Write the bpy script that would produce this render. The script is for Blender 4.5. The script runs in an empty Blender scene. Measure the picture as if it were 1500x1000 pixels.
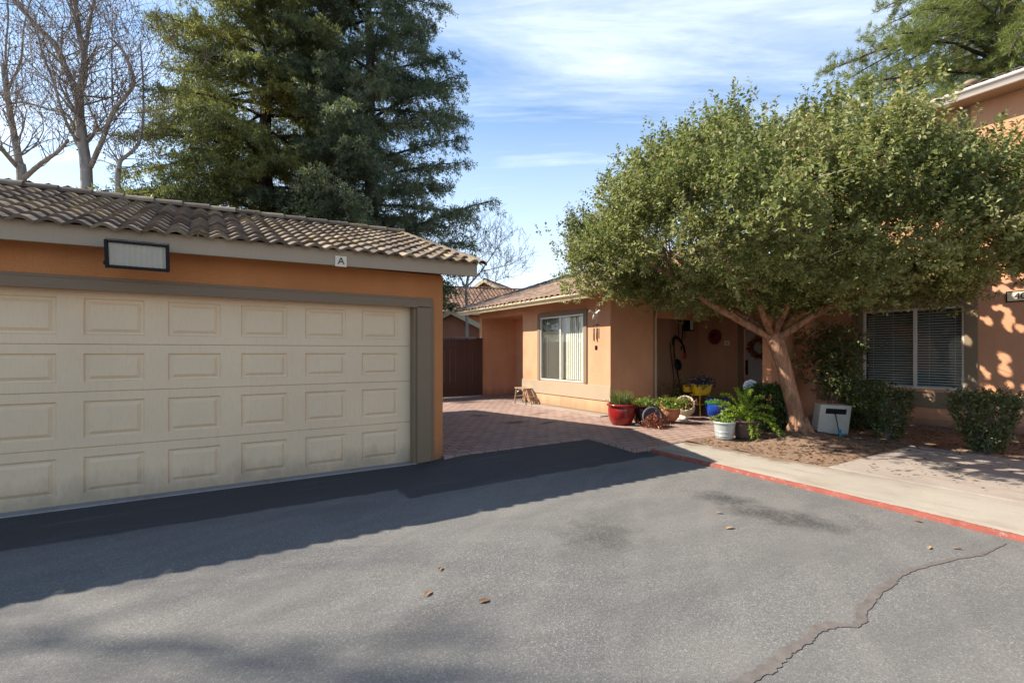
import bpy, math, random
import numpy as np
from mathutils import Vector, Matrix
random.seed(7); rng = np.random.default_rng(11)
scene = bpy.context.scene
COL = scene.collection
R = math.radians
FWD = np.array([0.536, 0.844]); RGT = np.array([0.844, -0.536])
F_PX, CX, HY, CAMZ = 707.6, 750.0, 516.0, 1.5
def at_depth(px, py, d):
    """world point at camera depth d seen at photo pixel (used only to size/lay out the plan)."""
    t = (px - CX) / F_PX
    w = d * (FWD + t * RGT)
    return Vector((w[0], w[1], CAMZ + (HY - py) / F_PX * d))

# ------------------------------------------------------------------ materials
def nodes_of(name):
    m = bpy.data.materials.new(name); m.use_nodes = True
    nt = m.node_tree; b = nt.nodes['Principled BSDF']
    return m, nt, b
def N(nt, typ, **kw):
    n = nt.nodes.new(typ)
    for k, v in kw.items():
        if k.startswith('_'): setattr(n, k[1:], v)
        else:
            key = k.replace('_', ' ')
            n.inputs[key].default_value = v
    return n
def L(nt, a, b): nt.links.new(a, b)
def ramp(nt, fac, stops, interp='LINEAR'):
    r = nt.nodes.new('ShaderNodeValToRGB'); r.color_ramp.interpolation = interp
    els = r.color_ramp.elements
    els[0].position, els[0].color = stops[0][0], (*stops[0][1], 1)
    els[1].position, els[1].color = stops[-1][0], (*stops[-1][1], 1)
    for p, c in stops[1:-1]:
        e = els.new(p); e.color = (*c, 1)
    if fac is not None: L(nt, fac, r.inputs['Fac'])
    return r
def coords(nt, scale=(1, 1, 1), rot=(0, 0, 0)):
    g = nt.nodes.new('ShaderNodeNewGeometry')
    mp = nt.nodes.new('ShaderNodeMapping')
    mp.inputs['Scale'].default_value = scale; mp.inputs['Rotation'].default_value = rot
    L(nt, g.outputs['Position'], mp.inputs['Vector'])
    return mp.outputs['Vector']
def noise(nt, vec, scale, detail=4, rough=0.55, dist=0.0):
    n = nt.nodes.new('ShaderNodeTexNoise')
    n.inputs['Scale'].default_value = scale; n.inputs['Detail'].default_value = detail
    n.inputs['Roughness'].default_value = rough; n.inputs['Distortion'].default_value = dist
    L(nt, vec, n.inputs['Vector'])
    return n.outputs['Fac']
def mixc(nt, fac, a, b, mode='MIX'):
    m = nt.nodes.new('ShaderNodeMix'); m.data_type = 'RGBA'; m.blend_type = mode
    for sock, v in ((m.inputs['Factor'], fac), (m.inputs['A'], a), (m.inputs['B'], b)):
        pass
    fi, ai, bi = m.inputs[0], m.inputs[6], m.inputs[7]
    for sock, v in ((fi, fac), (ai, a), (bi, b)):
        if isinstance(v, (int, float)): sock.default_value = v
        elif isinstance(v, tuple): sock.default_value = (*v, 1) if len(v) == 3 else v
        else: L(nt, v, sock)
    return m.outputs[2]
def mathn(nt, op, a, b=0.0, clamp=False):
    m = nt.nodes.new('ShaderNodeMath'); m.operation = op; m.use_clamp = clamp
    for s, v in ((m.inputs[0], a), (m.inputs[1], b)):
        if isinstance(v, (int, float)): s.default_value = v
        else: L(nt, v, s)
    return m.outputs[0]
def maprange(nt, v, a, b, c=0.0, d=1.0):
    m = nt.nodes.new('ShaderNodeMapRange')
    m.inputs[1].default_value, m.inputs[2].default_value = a, b
    m.inputs[3].default_value, m.inputs[4].default_value = c, d
    L(nt, v, m.inputs[0]); return m.outputs[0]
def bump(nt, b, h, strength=0.3, dist=0.01):
    n = nt.nodes.new('ShaderNodeBump'); n.inputs['Strength'].default_value = strength
    n.inputs['Distance'].default_value = dist
    L(nt, h, n.inputs['Height']); L(nt, n.outputs['Normal'], b.inputs['Normal'])
def sc(c, k): return tuple(x * k for x in c)

def mat_basic(name, c, rough=0.5, var=0.12, nscale=6.0, metal=0.0, bscale=0, bstr=0.2, bdist=0.004, spec=0.5):
    m, nt, b = nodes_of(name)
    v = coords(nt)
    n = noise(nt, v, nscale, 5)
    r = ramp(nt, n, [(0.25, sc(c, 1 - var)), (0.5, c), (0.78, sc(c, 1 + var))])
    L(nt, r.outputs[0], b.inputs['Base Color'])
    b.inputs['Roughness'].default_value = rough; b.inputs['Metallic'].default_value = metal
    b.inputs['Specular IOR Level'].default_value = spec
    if bscale: bump(nt, b, noise(nt, v, bscale, 3), bstr, bdist)
    return m
def mat_stucco(name, c, streak=0.22):
    m, nt, b = nodes_of(name)
    v = coords(nt)
    big = noise(nt, v, 0.9, 5, 0.6)
    vs = coords(nt, (3.0, 3.0, 0.35))
    st = noise(nt, vs, 1.6, 5, 0.65)
    fine = noise(nt, v, 55, 3, 0.7)
    c1 = ramp(nt, big, [(0.3, sc(c, 0.82)), (0.55, c), (0.75, (c[0] * 1.10, c[1] * 1.17, c[2] * 1.30))]).outputs[0]
    c2 = mixc(nt, maprange(nt, st, 0.45, 0.75, 0, streak), c1, sc(c, 0.55))
    c3 = mixc(nt, maprange(nt, fine, 0.35, 0.65, 0, 0.42), c2, sc(c, 0.68))
    # splash dirt at the foot of the wall
    g = nt.nodes.new('ShaderNodeNewGeometry'); sp = nt.nodes.new('ShaderNodeSeparateXYZ')
    L(nt, g.outputs['Position'], sp.inputs[0])
    dz = maprange(nt, mathn(nt, 'ADD', sp.outputs[2], mathn(nt, 'MULTIPLY', st, -0.35)), -0.12, 0.16, 0.55, 0)
    c4 = mixc(nt, dz, c3, (0.16, 0.10, 0.065))
    L(nt, c4, b.inputs['Base Color'])
    b.inputs['Roughness'].default_value = 0.92; b.inputs['Specular IOR Level'].default_value = 0.2
    hv = nt.nodes.new('ShaderNodeTexVoronoi'); hv.inputs['Scale'].default_value = 70
    L(nt, v, hv.inputs['Vector'])
    bump(nt, b, mathn(nt, 'ADD', fine, mathn(nt, 'MULTIPLY', hv.outputs['Distance'], 0.6)), 0.55, 0.006)
    return m
def mat_painted_wood(name, c, rough=0.6, grime=False):
    m, nt, b = nodes_of(name)
    v = coords(nt)
    a = noise(nt, v, 1.3, 5, 0.6)
    f = noise(nt, coords(nt, (14, 14, 2.0)), 5, 4, 0.6)
    col = mixc(nt, maprange(nt, a, 0.35, 0.75, 0, 0.35), c, sc(c, 0.72))
    col = mixc(nt, maprange(nt, f, 0.5, 0.8, 0, 0.25), col, sc(c, 0.6))
    if grime:                                   # splashed dirt on the bottom panels, faint run marks
        g = nt.nodes.new('ShaderNodeNewGeometry'); sp = nt.nodes.new('ShaderNodeSeparateXYZ'); L(nt, g.outputs['Position'], sp.inputs[0])
        w_ = noise(nt, coords(nt, (1.2, 1, 0.5)), 3.0, 6, 0.7)
        col = mixc(nt, maprange(nt, mathn(nt, 'SUBTRACT', sp.outputs[2], mathn(nt, 'MULTIPLY', w_, 0.55)), -0.25, 0.02, 0.6, 0), col, (0.22, 0.18, 0.13))
        run = noise(nt, coords(nt, (6, 6, 0.25)), 2.0, 5, 0.7)
        col = mixc(nt, maprange(nt, run, 0.60, 0.78, 0, 0.14), col, (0.30, 0.24, 0.17))
        sm = noise(nt, coords(nt), 7.0, 4, 0.7); col = mixc(nt, maprange(nt, sm, 0.62, 0.76, 0, 0.12), col, (0.34, 0.28, 0.2))
    L(nt, col, b.inputs['Base Color']); b.inputs['Roughness'].default_value = rough
    b.inputs['Specular IOR Level'].default_value = 0.3
    bump(nt, b, f, 0.15, 0.003)
    return m
def mat_tiles(name, stops, moss=0.5):
    m, nt, b = nodes_of(name)
    at = nt.nodes.new('ShaderNodeAttribute'); at.attribute_name = 'tint'
    base = ramp(nt, at.outputs['Fac'], stops).outputs[0]
    v = coords(nt)
    n1 = noise(nt, v, 9, 5, 0.65)
    base = mixc(nt, maprange(nt, n1, 0.35, 0.75, 0, 0.5), base, (0.085, 0.062, 0.050))
    n2 = noise(nt, v, 26, 4, 0.7)
    n3 = noise(nt, v, 1.1, 4, 0.6)
    k = mathn(nt, 'MULTIPLY', maprange(nt, n2, 0.52, 0.66), maprange(nt, n3, 0.44, 0.62))
    base = mixc(nt, mathn(nt, 'MULTIPLY', k, moss), base, (0.36, 0.25, 0.055))
    L(nt, base, b.inputs['Base Color']); b.inputs['Roughness'].default_value = 0.85
    b.inputs['Specular IOR Level'].default_value = 0.25
    bump(nt, b, noise(nt, v, 60, 3, 0.7), 0.35, 0.004)
    return m
def mat_leaf(name, stops, trans=0.3, rough=0.45, spec=0.5, attr='tint'):
    m, nt, b = nodes_of(name)
    at = nt.nodes.new('ShaderNodeAttribute'); at.attribute_name = attr
    r = ramp(nt, at.outputs['Fac'], stops)
    L(nt, r.outputs[0], b.inputs['Base Color'])
    b.inputs['Roughness'].default_value = rough; b.inputs['Specular IOR Level'].default_value = spec
    tr = nt.nodes.new('ShaderNodeBsdfTranslucent')
    tc = mixc(nt, 0.5, r.outputs[0], (0.22, 0.26, 0.04), 'MIX')
    L(nt, tc, tr.inputs['Color'])
    mx = nt.nodes.new('ShaderNodeMixShader'); mx.inputs[0].default_value = trans
    out = nt.nodes['Material Output']
    L(nt, b.outputs[0], mx.inputs[1]); L(nt, tr.outputs[0], mx.inputs[2]); L(nt, mx.outputs[0], out.inputs['Surface'])
    return m
def mat_bark(name, c1, c2, scale=9.0, stretch=0.18):
    m, nt, b = nodes_of(name)
    v = coords(nt, (1, 1, stretch))
    n = noise(nt, v, scale, 6, 0.65, 0.6)
    n2 = noise(nt, coords(nt), 3.0, 4, 0.6)
    col = ramp(nt, n, [(0.3, c1), (0.65, c2)]).outputs[0]
    col = mixc(nt, maprange(nt, n2, 0.5, 0.7, 0, 0.5), col, sc(c2, 1.35))
    L(nt, col, b.inputs['Base Color']); b.inputs['Roughness'].default_value = 0.9
    b.inputs['Specular IOR Level'].default_value = 0.2
    bump(nt, b, n, 1.0, 0.05)
    return m
def mat_glass(name, tint=(0.95, 0.96, 0.95)):
    m = bpy.data.materials.new(name); m.use_nodes = True; nt = m.node_tree; nt.nodes.clear()
    out = nt.nodes.new('ShaderNodeOutputMaterial')
    tr = nt.nodes.new('ShaderNodeBsdfTransparent'); tr.inputs[0].default_value = (*tint, 1)
    gl = nt.nodes.new('ShaderNodeBsdfGlossy'); gl.inputs['Roughness'].default_value = 0.015
    lw = nt.nodes.new('ShaderNodeLayerWeight')
    fr = mathn(nt, 'POWER', lw.outputs['Facing'], 4.0)
    wv = noise(nt, coords(nt), 1.7, 2)
    bp = nt.nodes.new('ShaderNodeBump'); bp.inputs['Strength'].default_value = 0.04; bp.inputs['Distance'].default_value = 0.05
    L(nt, wv, bp.inputs['Height']); L(nt, bp.outputs[0], gl.inputs['Normal'])
    mx = nt.nodes.new('ShaderNodeMixShader')
    L(nt, mathn(nt, 'ADD', mathn(nt, 'MULTIPLY', fr, 0.8), 0.05), mx.inputs[0]); L(nt, tr.outputs[0], mx.inputs[1]); L(nt, gl.outputs[0], mx.inputs[2])
    L(nt, mx.outputs[0], out.inputs['Surface'])
    return m

ORANGE = (0.55, 0.225, 0.084)
M = {}
M['stucco'] = mat_stucco('stucco_orange', ORANGE)
M['stucco_light'] = mat_stucco('stucco_peach', (0.60, 0.295, 0.165))
M['stucco_house'] = mat_stucco('stucco_house_orange', (0.61, 0.330, 0.190))  # same paint as the garage, its sunlit paleness put into the colour
M['stucco_pink'] = mat_stucco('stucco_pink_brown', (0.46, 0.225, 0.145))
M['trim'] = mat_painted_wood('trim_taupe', (0.225, 0.160, 0.098))
M['fascia'] = mat_painted_wood('fascia_taupe', (0.39, 0.30, 0.205))
M['gutter'] = mat_basic('gutter_cream', (0.66, 0.56, 0.36), 0.45, 0.12, 3)
M['gutter_grey'] = mat_basic('gutter_offwhite', (0.62, 0.56, 0.50), 0.45, 0.1, 3)
M['door_cream'] = mat_painted_wood('garage_door_cream', (0.78, 0.59, 0.375), 0.42, True)
M['front_door'] = mat_painted_wood('front_door_grey', (0.34, 0.30, 0.26), 0.45)
M['side_door'] = mat_painted_wood('side_door_bluegrey', (0.17, 0.19, 0.21), 0.45)
M['alum'] = mat_basic('aluminium_frame', (0.62, 0.60, 0.56), 0.4, 0.06, 10, 0.35)
M['frame_tan'] = mat_basic('window_frame_tan', (0.58, 0.50, 0.42), 0.45, 0.06, 10)
M['glass'] = mat_glass('window_glass')
M['blind'] = mat_basic('vertical_blind', (0.78, 0.76, 0.64), 0.6, 0.05, 20)
M['blind_dark'] = mat_basic('slat_blind', (0.62, 0.62, 0.58), 0.5, 0.05, 20)
M['room'] = mat_basic('dim_interior', (0.07, 0.06, 0.055), 0.9, 0.2, 2)  # the unlit room's dimness is put into this dark colour
M['screen'] = mat_basic('insect_screen', (0.30, 0.27, 0.22), 0.8, 0.05, 40)
M['tile'] = mat_tiles('roof_tile_brown', [(0.0, (0.085, 0.062, 0.048)), (0.3, (0.145, 0.106, 0.076)), (0.55, (0.215, 0.16, 0.112)), (0.75, (0.16, 0.125, 0.108)), (1.0, (0.34, 0.26, 0.165))], 1.0)
M['tile_tan'] = mat_tiles('roof_tile_tan', [(0.0, (0.20, 0.13, 0.095)), (0.5, (0.32, 0.215, 0.155)), (1.0, (0.40, 0.28, 0.20))], 0.15)
M['tile_red'] = mat_tiles('roof_tile_red', [(0.0, (0.12, 0.065, 0.045)), (0.5, (0.19, 0.105, 0.07)), (1.0, (0.27, 0.165, 0.115))], 0.3)
M['bark_tree'] = mat_bark('bark_redbrown', (0.10, 0.045, 0.026), (0.40, 0.225, 0.135), 14, 0.16)
M['bark_grey'] = mat_bark('bark_greybrown', (0.16, 0.14, 0.122), (0.36, 0.325, 0.285), 5, 0.3)
M['bark_dark'] = mat_bark('bark_dark', (0.035, 0.025, 0.02), (0.09, 0.065, 0.05), 7, 0.12)
M['twig'] = mat_basic('twig_brown', (0.19, 0.155, 0.13), 0.9, 0.3, 5)
M['fence'] = mat_painted_wood('fence_darkbrown', (0.085, 0.040, 0.028), 0.8)
M['wood_pale'] = mat_painted_wood('weathered_pale_wood', (0.36, 0.25, 0.16), 0.8)
M['black'] = mat_basic('black_plastic', (0.010, 0.010, 0.012), 0.5, 0.2, 8, spec=0.25)
M['iron'] = mat_basic('dark_iron', (0.03, 0.025, 0.022), 0.5, 0.2, 12, 0.6)
M['white'] = mat_basic('white_enamel', (0.46, 0.42, 0.36), 0.4, 0.08, 8)
M['sign_white'] = mat_basic('sign_cream', (0.72, 0.62, 0.45), 0.5, 0.05, 8)
M['sign_ink'] = mat_basic('sign_ink', (0.03, 0.025, 0.02), 0.5, 0.1, 8)
M['chrome'] = mat_basic('satin_metal', (0.35, 0.33, 0.30), 0.3, 0.1, 10, 0.9)
M['red_glaze'] = mat_basic('red_glaze', (0.22, 0.014, 0.012), 0.18, 0.45, 7)
M['maroon_glaze'] = mat_basic('maroon_glaze', (0.06, 0.012, 0.012), 0.25, 0.4, 7)
M['slate_pot'] = mat_basic('slate_grey_pot', (0.075, 0.085, 0.095), 0.6, 0.3, 9)
M['terracotta'] = mat_basic('terracotta', (0.42, 0.17, 0.085), 0.8, 0.25, 6, bscale=30)
M['cream_pot'] = mat_basic('cream_pot', (0.52, 0.45, 0.32), 0.6, 0.2, 6)
M['yellow_pot'] = mat_basic('yellow_pot', (0.62, 0.40, 0.012), 0.4, 0.1, 6)
M['blue_glaze'] = mat_basic('blue_glaze', (0.012, 0.045, 0.25), 0.2, 0.3, 7)
M['green_glaze'] = mat_basic('green_glaze', (0.015, 0.16, 0.05), 0.2, 0.3, 7)
M['zinc'] = mat_basic('pale_zinc', (0.40, 0.44, 0.43), 0.38, 0.18, 6, 0.25)
M['brown_pot'] = mat_basic('brown_pot', (0.07, 0.04, 0.032), 0.6, 0.3, 7)
M['soil'] = mat_basic('potting_soil', (0.045, 0.028, 0.018), 1.0, 0.4, 30, bscale=60, bstr=0.8, bdist=0.02)
M['stone'] = mat_basic('pale_stone', (0.52, 0.49, 0.43), 0.85, 0.25, 12, bscale=18, bstr=0.5, bdist=0.01)
M['red_paint'] = mat_basic('red_handle', (0.38, 0.018, 0.012), 0.4, 0.15, 8)
M['teal'] = mat_basic('teal_plastic', (0.01, 0.22, 0.26), 0.35, 0.1, 8)
M['rust_red'] = mat_basic('rust_red_metal', (0.16, 0.016, 0.014), 0.5, 0.3, 10)
M['flood_lens'] = mat_basic('flood_lens', (0.44, 0.41, 0.33), 0.2, 0.06, 8)
M['lamp_glass'] = mat_basic('frosted_lamp_glass', (0.70, 0.68, 0.62), 0.35, 0.05, 8)
M['sign_blue'] = mat_basic('sign_blue', (0.03, 0.10, 0.42), 0.4, 0.1, 8)
M['sign_grey'] = mat_basic('sign_greywhite', (0.62, 0.66, 0.70), 0.4, 0.05, 8)

M['leaf_tree'] = mat_leaf('leaf_hollyoak', [(0.0, (0.075, 0.090, 0.032)), (0.35, (0.185, 0.21, 0.070)), (0.7, (0.32, 0.335, 0.12)), (0.9, (0.47, 0.44, 0.22)), (1.0, (0.36, 0.22, 0.12))], 0.42, 0.5, 0.3)
M['leaf_hedge'] = mat_leaf('leaf_hedge', [(0.0, (0.04, 0.06, 0.02)), (0.6, (0.11, 0.135, 0.042)), (0.82, (0.20, 0.20, 0.07)), (1.0, (0.32, 0.115, 0.06))], 0.2, 0.4, 0.5)
M['leaf_box'] = mat_leaf('leaf_boxwood', [(0.0, (0.025, 0.045, 0.008)), (0.6, (0.06, 0.10, 0.018)), (1.0, (0.12, 0.16, 0.03))], 0.25, 0.4, 0.5)
M['leaf_redwood'] = mat_leaf('needle_redwood', [(0.0, (0.07, 0.088, 0.042)), (0.5, (0.17, 0.185, 0.068)), (0.82, (0.29, 0.28, 0.085)), (1.0, (0.42, 0.36, 0.10))], 0.45, 0.5, 0.35)
M['leaf_cedar'] = mat_leaf('needle_cedar', [(0.0, (0.06, 0.085, 0.058)), (0.5, (0.14, 0.18, 0.115)), (0.85, (0.22, 0.25, 0.145)), (1.0, (0.28, 0.24, 0.11))], 0.40, 0.5, 0.35)
M['leaf_pine'] = mat_leaf('needle_pine', [(0.0, (0.09, 0.125, 0.035)), (0.5, (0.20, 0.235, 0.065)), (0.9, (0.31, 0.32, 0.10)), (1.0, (0.30, 0.19, 0.07))], 0.42, 0.45, 0.4)
M['leaf_fern'] = mat_leaf('foxtail_fern', [(0.0, (0.11, 0.19, 0.015)), (0.6, (0.26, 0.38, 0.035)), (1.0, (0.42, 0.52, 0.07))], 0.35, 0.45, 0.4)
M['leaf_grass'] = mat_leaf('grass_blade', [(0.0, (0.05, 0.09, 0.02)), (0.6, (0.12, 0.17, 0.04)), (1.0, (0.28, 0.22, 0.08))], 0.3, 0.5, 0.4)
M['leaf_fresh'] = mat_leaf('fresh_green_leaf', [(0.0, (0.06, 0.13, 0.015)), (0.7, (0.16, 0.27, 0.03)), (1.0, (0.30, 0.36, 0.05))], 0.3, 0.45, 0.4)
M['leaf_red'] = mat_leaf('red_succulent', [(0.0, (0.10, 0.012, 0.012)), (0.6, (0.26, 0.05, 0.04)), (1.0, (0.42, 0.20, 0.12))], 0.2, 0.4, 0.4)
M['leaf_blue'] = mat_leaf('dusky_leaf', [(0.0, (0.015, 0.02, 0.03)), (0.7, (0.05, 0.06, 0.10)), (1.0, (0.20, 0.20, 0.28))], 0.2, 0.4, 0.4)
M['leaf_dry'] = mat_leaf('dry_leaf', [(0.0, (0.08, 0.042, 0.022)), (0.6, (0.20, 0.105, 0.055)), (1.0, (0.38, 0.24, 0.13))], 0.15, 0.8, 0.2)
M['petal_red'] = mat_leaf('red_petal', [(0.0, (0.45, 0.02, 0.01)), (1.0, (0.62, 0.10, 0.04))], 0.3, 0.5, 0.3)
M['petal_yellow'] = mat_leaf('yellow_petal', [(0.0, (0.60, 0.42, 0.04)), (1.0, (0.70, 0.55, 0.16))], 0.3, 0.5, 0.3)
M['petal_lilac'] = mat_leaf('lilac_petal', [(0.0, (0.30, 0.22, 0.50)), (1.0, (0.60, 0.54, 0.66))], 0.3, 0.5, 0.3)
M['petal_autumn'] = mat_leaf('autumn_wreath_leaf', [(0.0, (0.14, 0.02, 0.015)), (0.6, (0.30, 0.07, 0.02)), (1.0, (0.48, 0.22, 0.04))], 0.2, 0.5, 0.3)
# ------------------------------------------------------------------ geometry helpers
class MB:
    """collects shapes in world coordinates and links them as ONE mesh object"""
    def __init__(s): s.v = []; s.f = []; s.t = []; s.sm = []
    def add(s, vs, fs, tint=0.5, smooth=False):
        o = len(s.v); s.v += [tuple(p) for p in vs]; s.t += [tint] * len(vs)
        s.f += [tuple(i + o for i in f) for f in fs]; s.sm += [smooth] * len(fs)
        return s
    def box(s, x0, x1, y0, y1, z0, z1):
        v = [(x0,y0,z0),(x1,y0,z0),(x1,y1,z0),(x0,y1,z0),(x0,y0,z1),(x1,y0,z1),(x1,y1,z1),(x0,y1,z1)]
        return s.add(v, [(0,3,2,1),(4,5,6,7),(0,1,5,4),(1,2,6,5),(2,3,7,6),(3,0,4,7)])
    def obox(s, c, ax, ay, az, hx, hy, hz):
        c, ax, ay, az = map(Vector, (c, ax, ay, az)); v = []
        for k in (-1, 1):
            for i, j in ((-1,-1),(1,-1),(1,1),(-1,1)): v.append(c + ax*hx*i + ay*hy*j + az*hz*k)
        return s.add(v, [(0,3,2,1),(4,5,6,7),(0,1,5,4),(1,2,6,5),(2,3,7,6),(3,0,4,7)])
    def bar(s, p, q, w, h, up=(0,0,1)):
        p, q = Vector(p), Vector(q); d = (q-p); l = d.length; d.normalize()
        u = Vector(up); side = d.cross(u)
        if side.length < 1e-4: side = d.cross(Vector((1,0,0)))
        side.normalize(); u2 = side.cross(d).normalized()
        return s.obox((p+q)/2, d, side, u2, l/2, w/2, h/2)
    def tube(s, pts, rad, n=8, cap=True, jit=0.0):
        pts = [Vector(p) for p in pts]; m = len(pts)
        if isinstance(rad, (int, float)): rad = [rad]*m
        vs = []; ref = None
        for i, p in enumerate(pts):
            d = (pts[min(i+1, m-1)] - pts[max(i-1, 0)]).normalized()
            if ref is None: ref = d.orthogonal().normalized()
            ref = (ref - d*ref.dot(d)).normalized(); b = d.cross(ref)
            for k in range(n):
                a = 2*math.pi*k/n; r = rad[i]*(1 + (random.uniform(-jit, jit) if jit else 0))
                vs.append(p + (ref*math.cos(a) + b*math.sin(a))*r)
        fs = [(i*n+k, i*n+(k+1)%n, (i+1)*n+(k+1)%n, (i+1)*n+k) for i in range(m-1) for k in range(n)]
        if cap: fs += [tuple(range(n-1, -1, -1)), tuple((m-1)*n+k for k in range(n))]
        return s.add(vs, fs, 0.5, True)
    def lathe(s, prof, n=24, c=(0,0,0), mat=None, fx=1.0):
        """prof: list of (r, z) from the bottom outward and up, may fold back inside"""
        vs = []; c = Vector(c)
        for r, z in prof:
            for k in range(n):
                a = 2*math.pi*k/n; p = Vector((r*math.cos(a)*fx, r*math.sin(a), z))
                if mat is not None: p = mat @ p
                vs.append(c + p)
        m = len(prof)
        fs = [(i*n+k, i*n+(k+1)%n, (i+1)*n+(k+1)%n, (i+1)*n+k) for i in range(m-1) for k in range(n)]
        fs += [tuple(range(n-1, -1, -1)), tuple((m-1)*n+k for k in range(n))]
        return s.add(vs, fs, 0.5, True)
    def prism(s, poly, axis, a, b):
        """poly of 2-D points extruded along axis ('x': (y,z), 'y': (x,z), 'z': (x,y))"""
        n = len(poly)
        def P(u, w, t): return {'x': (t,u,w), 'y': (u,t,w), 'z': (u,w,t)}[axis]
        v = [P(u,w,a) for u,w in poly] + [P(u,w,b) for u,w in poly]
        f = [tuple(range(n)), tuple(range(2*n-1, n-1, -1))] + [(i, i+n, (i+1)%n+n, (i+1)%n) for i in range(n)]
        return s.add(v, f)
    def wall(s, axis, p0, p1, a0, a1, z0, z1, holes=()):
        """wall slab with rectangular holes; axis 'x' = plane of constant x spanning y, between p0 (outer) and p1"""
        A = sorted({a0, a1, *[h for q in holes for h in q[:2]]}); Z = sorted({z0, z1, *[h for q in holes for h in q[2:]]})
        def P(t, a, z): return (t, a, z) if axis == 'x' else (a, t, z)
        def solid(i, j):
            if not (0 <= i < len(A)-1 and 0 <= j < len(Z)-1): return False
            ca, cz = (A[i]+A[i+1])/2, (Z[j]+Z[j+1])/2
            return not any(h[0] < ca < h[1] and h[2] < cz < h[3] for h in holes)
        for i in range(len(A)-1):
            for j in range(len(Z)-1):
                if not solid(i, j): continue
                a, b, c, d = A[i], A[i+1], Z[j], Z[j+1]
                for t in (p0, p1): s.add([P(t,a,c),P(t,b,c),P(t,b,d),P(t,a,d)], [(0,1,2,3)])
                if not solid(i-1, j): s.add([P(p0,a,c),P(p1,a,c),P(p1,a,d),P(p0,a,d)], [(0,1,2,3)])
                if not solid(i+1, j): s.add([P(p0,b,c),P(p1,b,c),P(p1,b,d),P(p0,b,d)], [(0,1,2,3)])
                if not solid(i, j-1): s.add([P(p0,a,c),P(p1,a,c),P(p1,b,c),P(p0,b,c)], [(0,1,2,3)])
                if not solid(i, j+1): s.add([P(p0,a,d),P(p1,a,d),P(p1,b,d),P(p0,b,d)], [(0,1,2,3)])
        return s
    def build(s, name, mat, parent=None, bevel=0.0, recalc=True, smooth=None):
        me = bpy.data.meshes.new(name)
        o_ = ORIGIN.get(parent, Vector((0,0,0))) if parent else Vector((0,0,0))
        me.from_pydata([(p[0]-o_.x, p[1]-o_.y, p[2]-o_.z) for p in s.v], [], s.f)
        at = me.attributes.new('tint', 'FLOAT', 'POINT'); at.data.foreach_set('value', np.array(s.t, dtype=np.float32))
        sm = s.sm if smooth is None else [smooth]*len(s.f)
        me.polygons.foreach_set('use_smooth', np.array(sm, dtype=bool))
        if recalc:
            import bmesh
            bm = bmesh.new(); bm.from_mesh(me); bmesh.ops.remove_doubles(bm, verts=bm.verts, dist=1e-5)
            bmesh.ops.recalc_face_normals(bm, faces=bm.faces); bm.to_mesh(me); bm.free()
        me.materials.append(mat); me.update()
        o = bpy.data.objects.new(name, me); COL.objects.link(o)
        if parent: o.parent = parent
        ORIGIN[o] = o_
        if bevel:
            md = o.modifiers.new('bevel', 'BEVEL'); md.width = bevel; md.segments = 2; md.limit_method = 'ANGLE'; md.angle_limit = R(40)
        return o
ORIGIN = {}
def thing(name, label, cat, loc=(0,0,0), group=None):
    o = bpy.data.objects.new(name, None); COL.objects.link(o); o.location = loc; o.empty_display_size = 0.2
    ORIGIN[o] = Vector(loc); tag(o, label, cat, group); return o
def tag(o, label, cat, group=None):
    o['label'] = label; o['category'] = cat
    if group: o['group'] = group
    return o
def struct(o, kind='structure'):
    o['kind'] = kind; return o
def np_mesh(name, V, nper, mat, parent=None, tint=None, smooth=False):
    """V: (N*nper,3) array, consecutive groups of nper verts form a face"""
    V = np.asarray(V, dtype=np.float32).reshape(-1, 3)
    o_ = ORIGIN.get(parent, Vector((0,0,0))) if parent else Vector((0,0,0))
    V = V - np.array(o_, dtype=np.float32)
    nf = len(V)//nper
    me = bpy.data.meshes.new(name)
    me.vertices.add(len(V)); me.vertices.foreach_set('co', V.ravel())
    me.loops.add(len(V)); me.loops.foreach_set('vertex_index', np.arange(len(V), dtype=np.int32))
    me.polygons.add(nf); me.polygons.foreach_set('loop_start', np.arange(0, len(V), nper, dtype=np.int32))
    try: me.polygons.foreach_set('loop_total', np.full(nf, nper, dtype=np.int32))
    except Exception: pass
    if tint is not None:
        at = me.attributes.new('tint', 'FLOAT', 'POINT'); at.data.foreach_set('value', np.repeat(np.asarray(tint, dtype=np.float32), nper))
    me.update(calc_edges=True); me.validate()
    if smooth: me.polygons.foreach_set('use_smooth', np.ones(nf, dtype=bool))
    me.materials.append(mat)
    o = bpy.data.objects.new(name, me); COL.objects.link(o)
    if parent: o.parent = parent
    ORIGIN[o] = o_
    return o
def unit(a):
    return a/np.maximum(np.linalg.norm(a, axis=-1, keepdims=True), 1e-9)
def leaf_quads(P, D, Nn, Ln, W, fold=0.25):
    """diamond leaves: base P, direction D, rough normal Nn, length Ln, width W"""
    D = unit(D); S = unit(np.cross(D, Nn)); U = np.cross(S, D)
    Ln = np.asarray(Ln)[:, None]; W = np.asarray(W)[:, None]
    mid = P + D*Ln*0.48
    a = P; b = mid + S*W*0.5 + U*W*fold; c = P + D*Ln; d = mid - S*W*0.5 + U*W*fold
    return np.stack([a, b, c, d], 1).reshape(-1, 3)
def rand_unit(n):
    return unit(rng.normal(size=(n, 3)))
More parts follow.
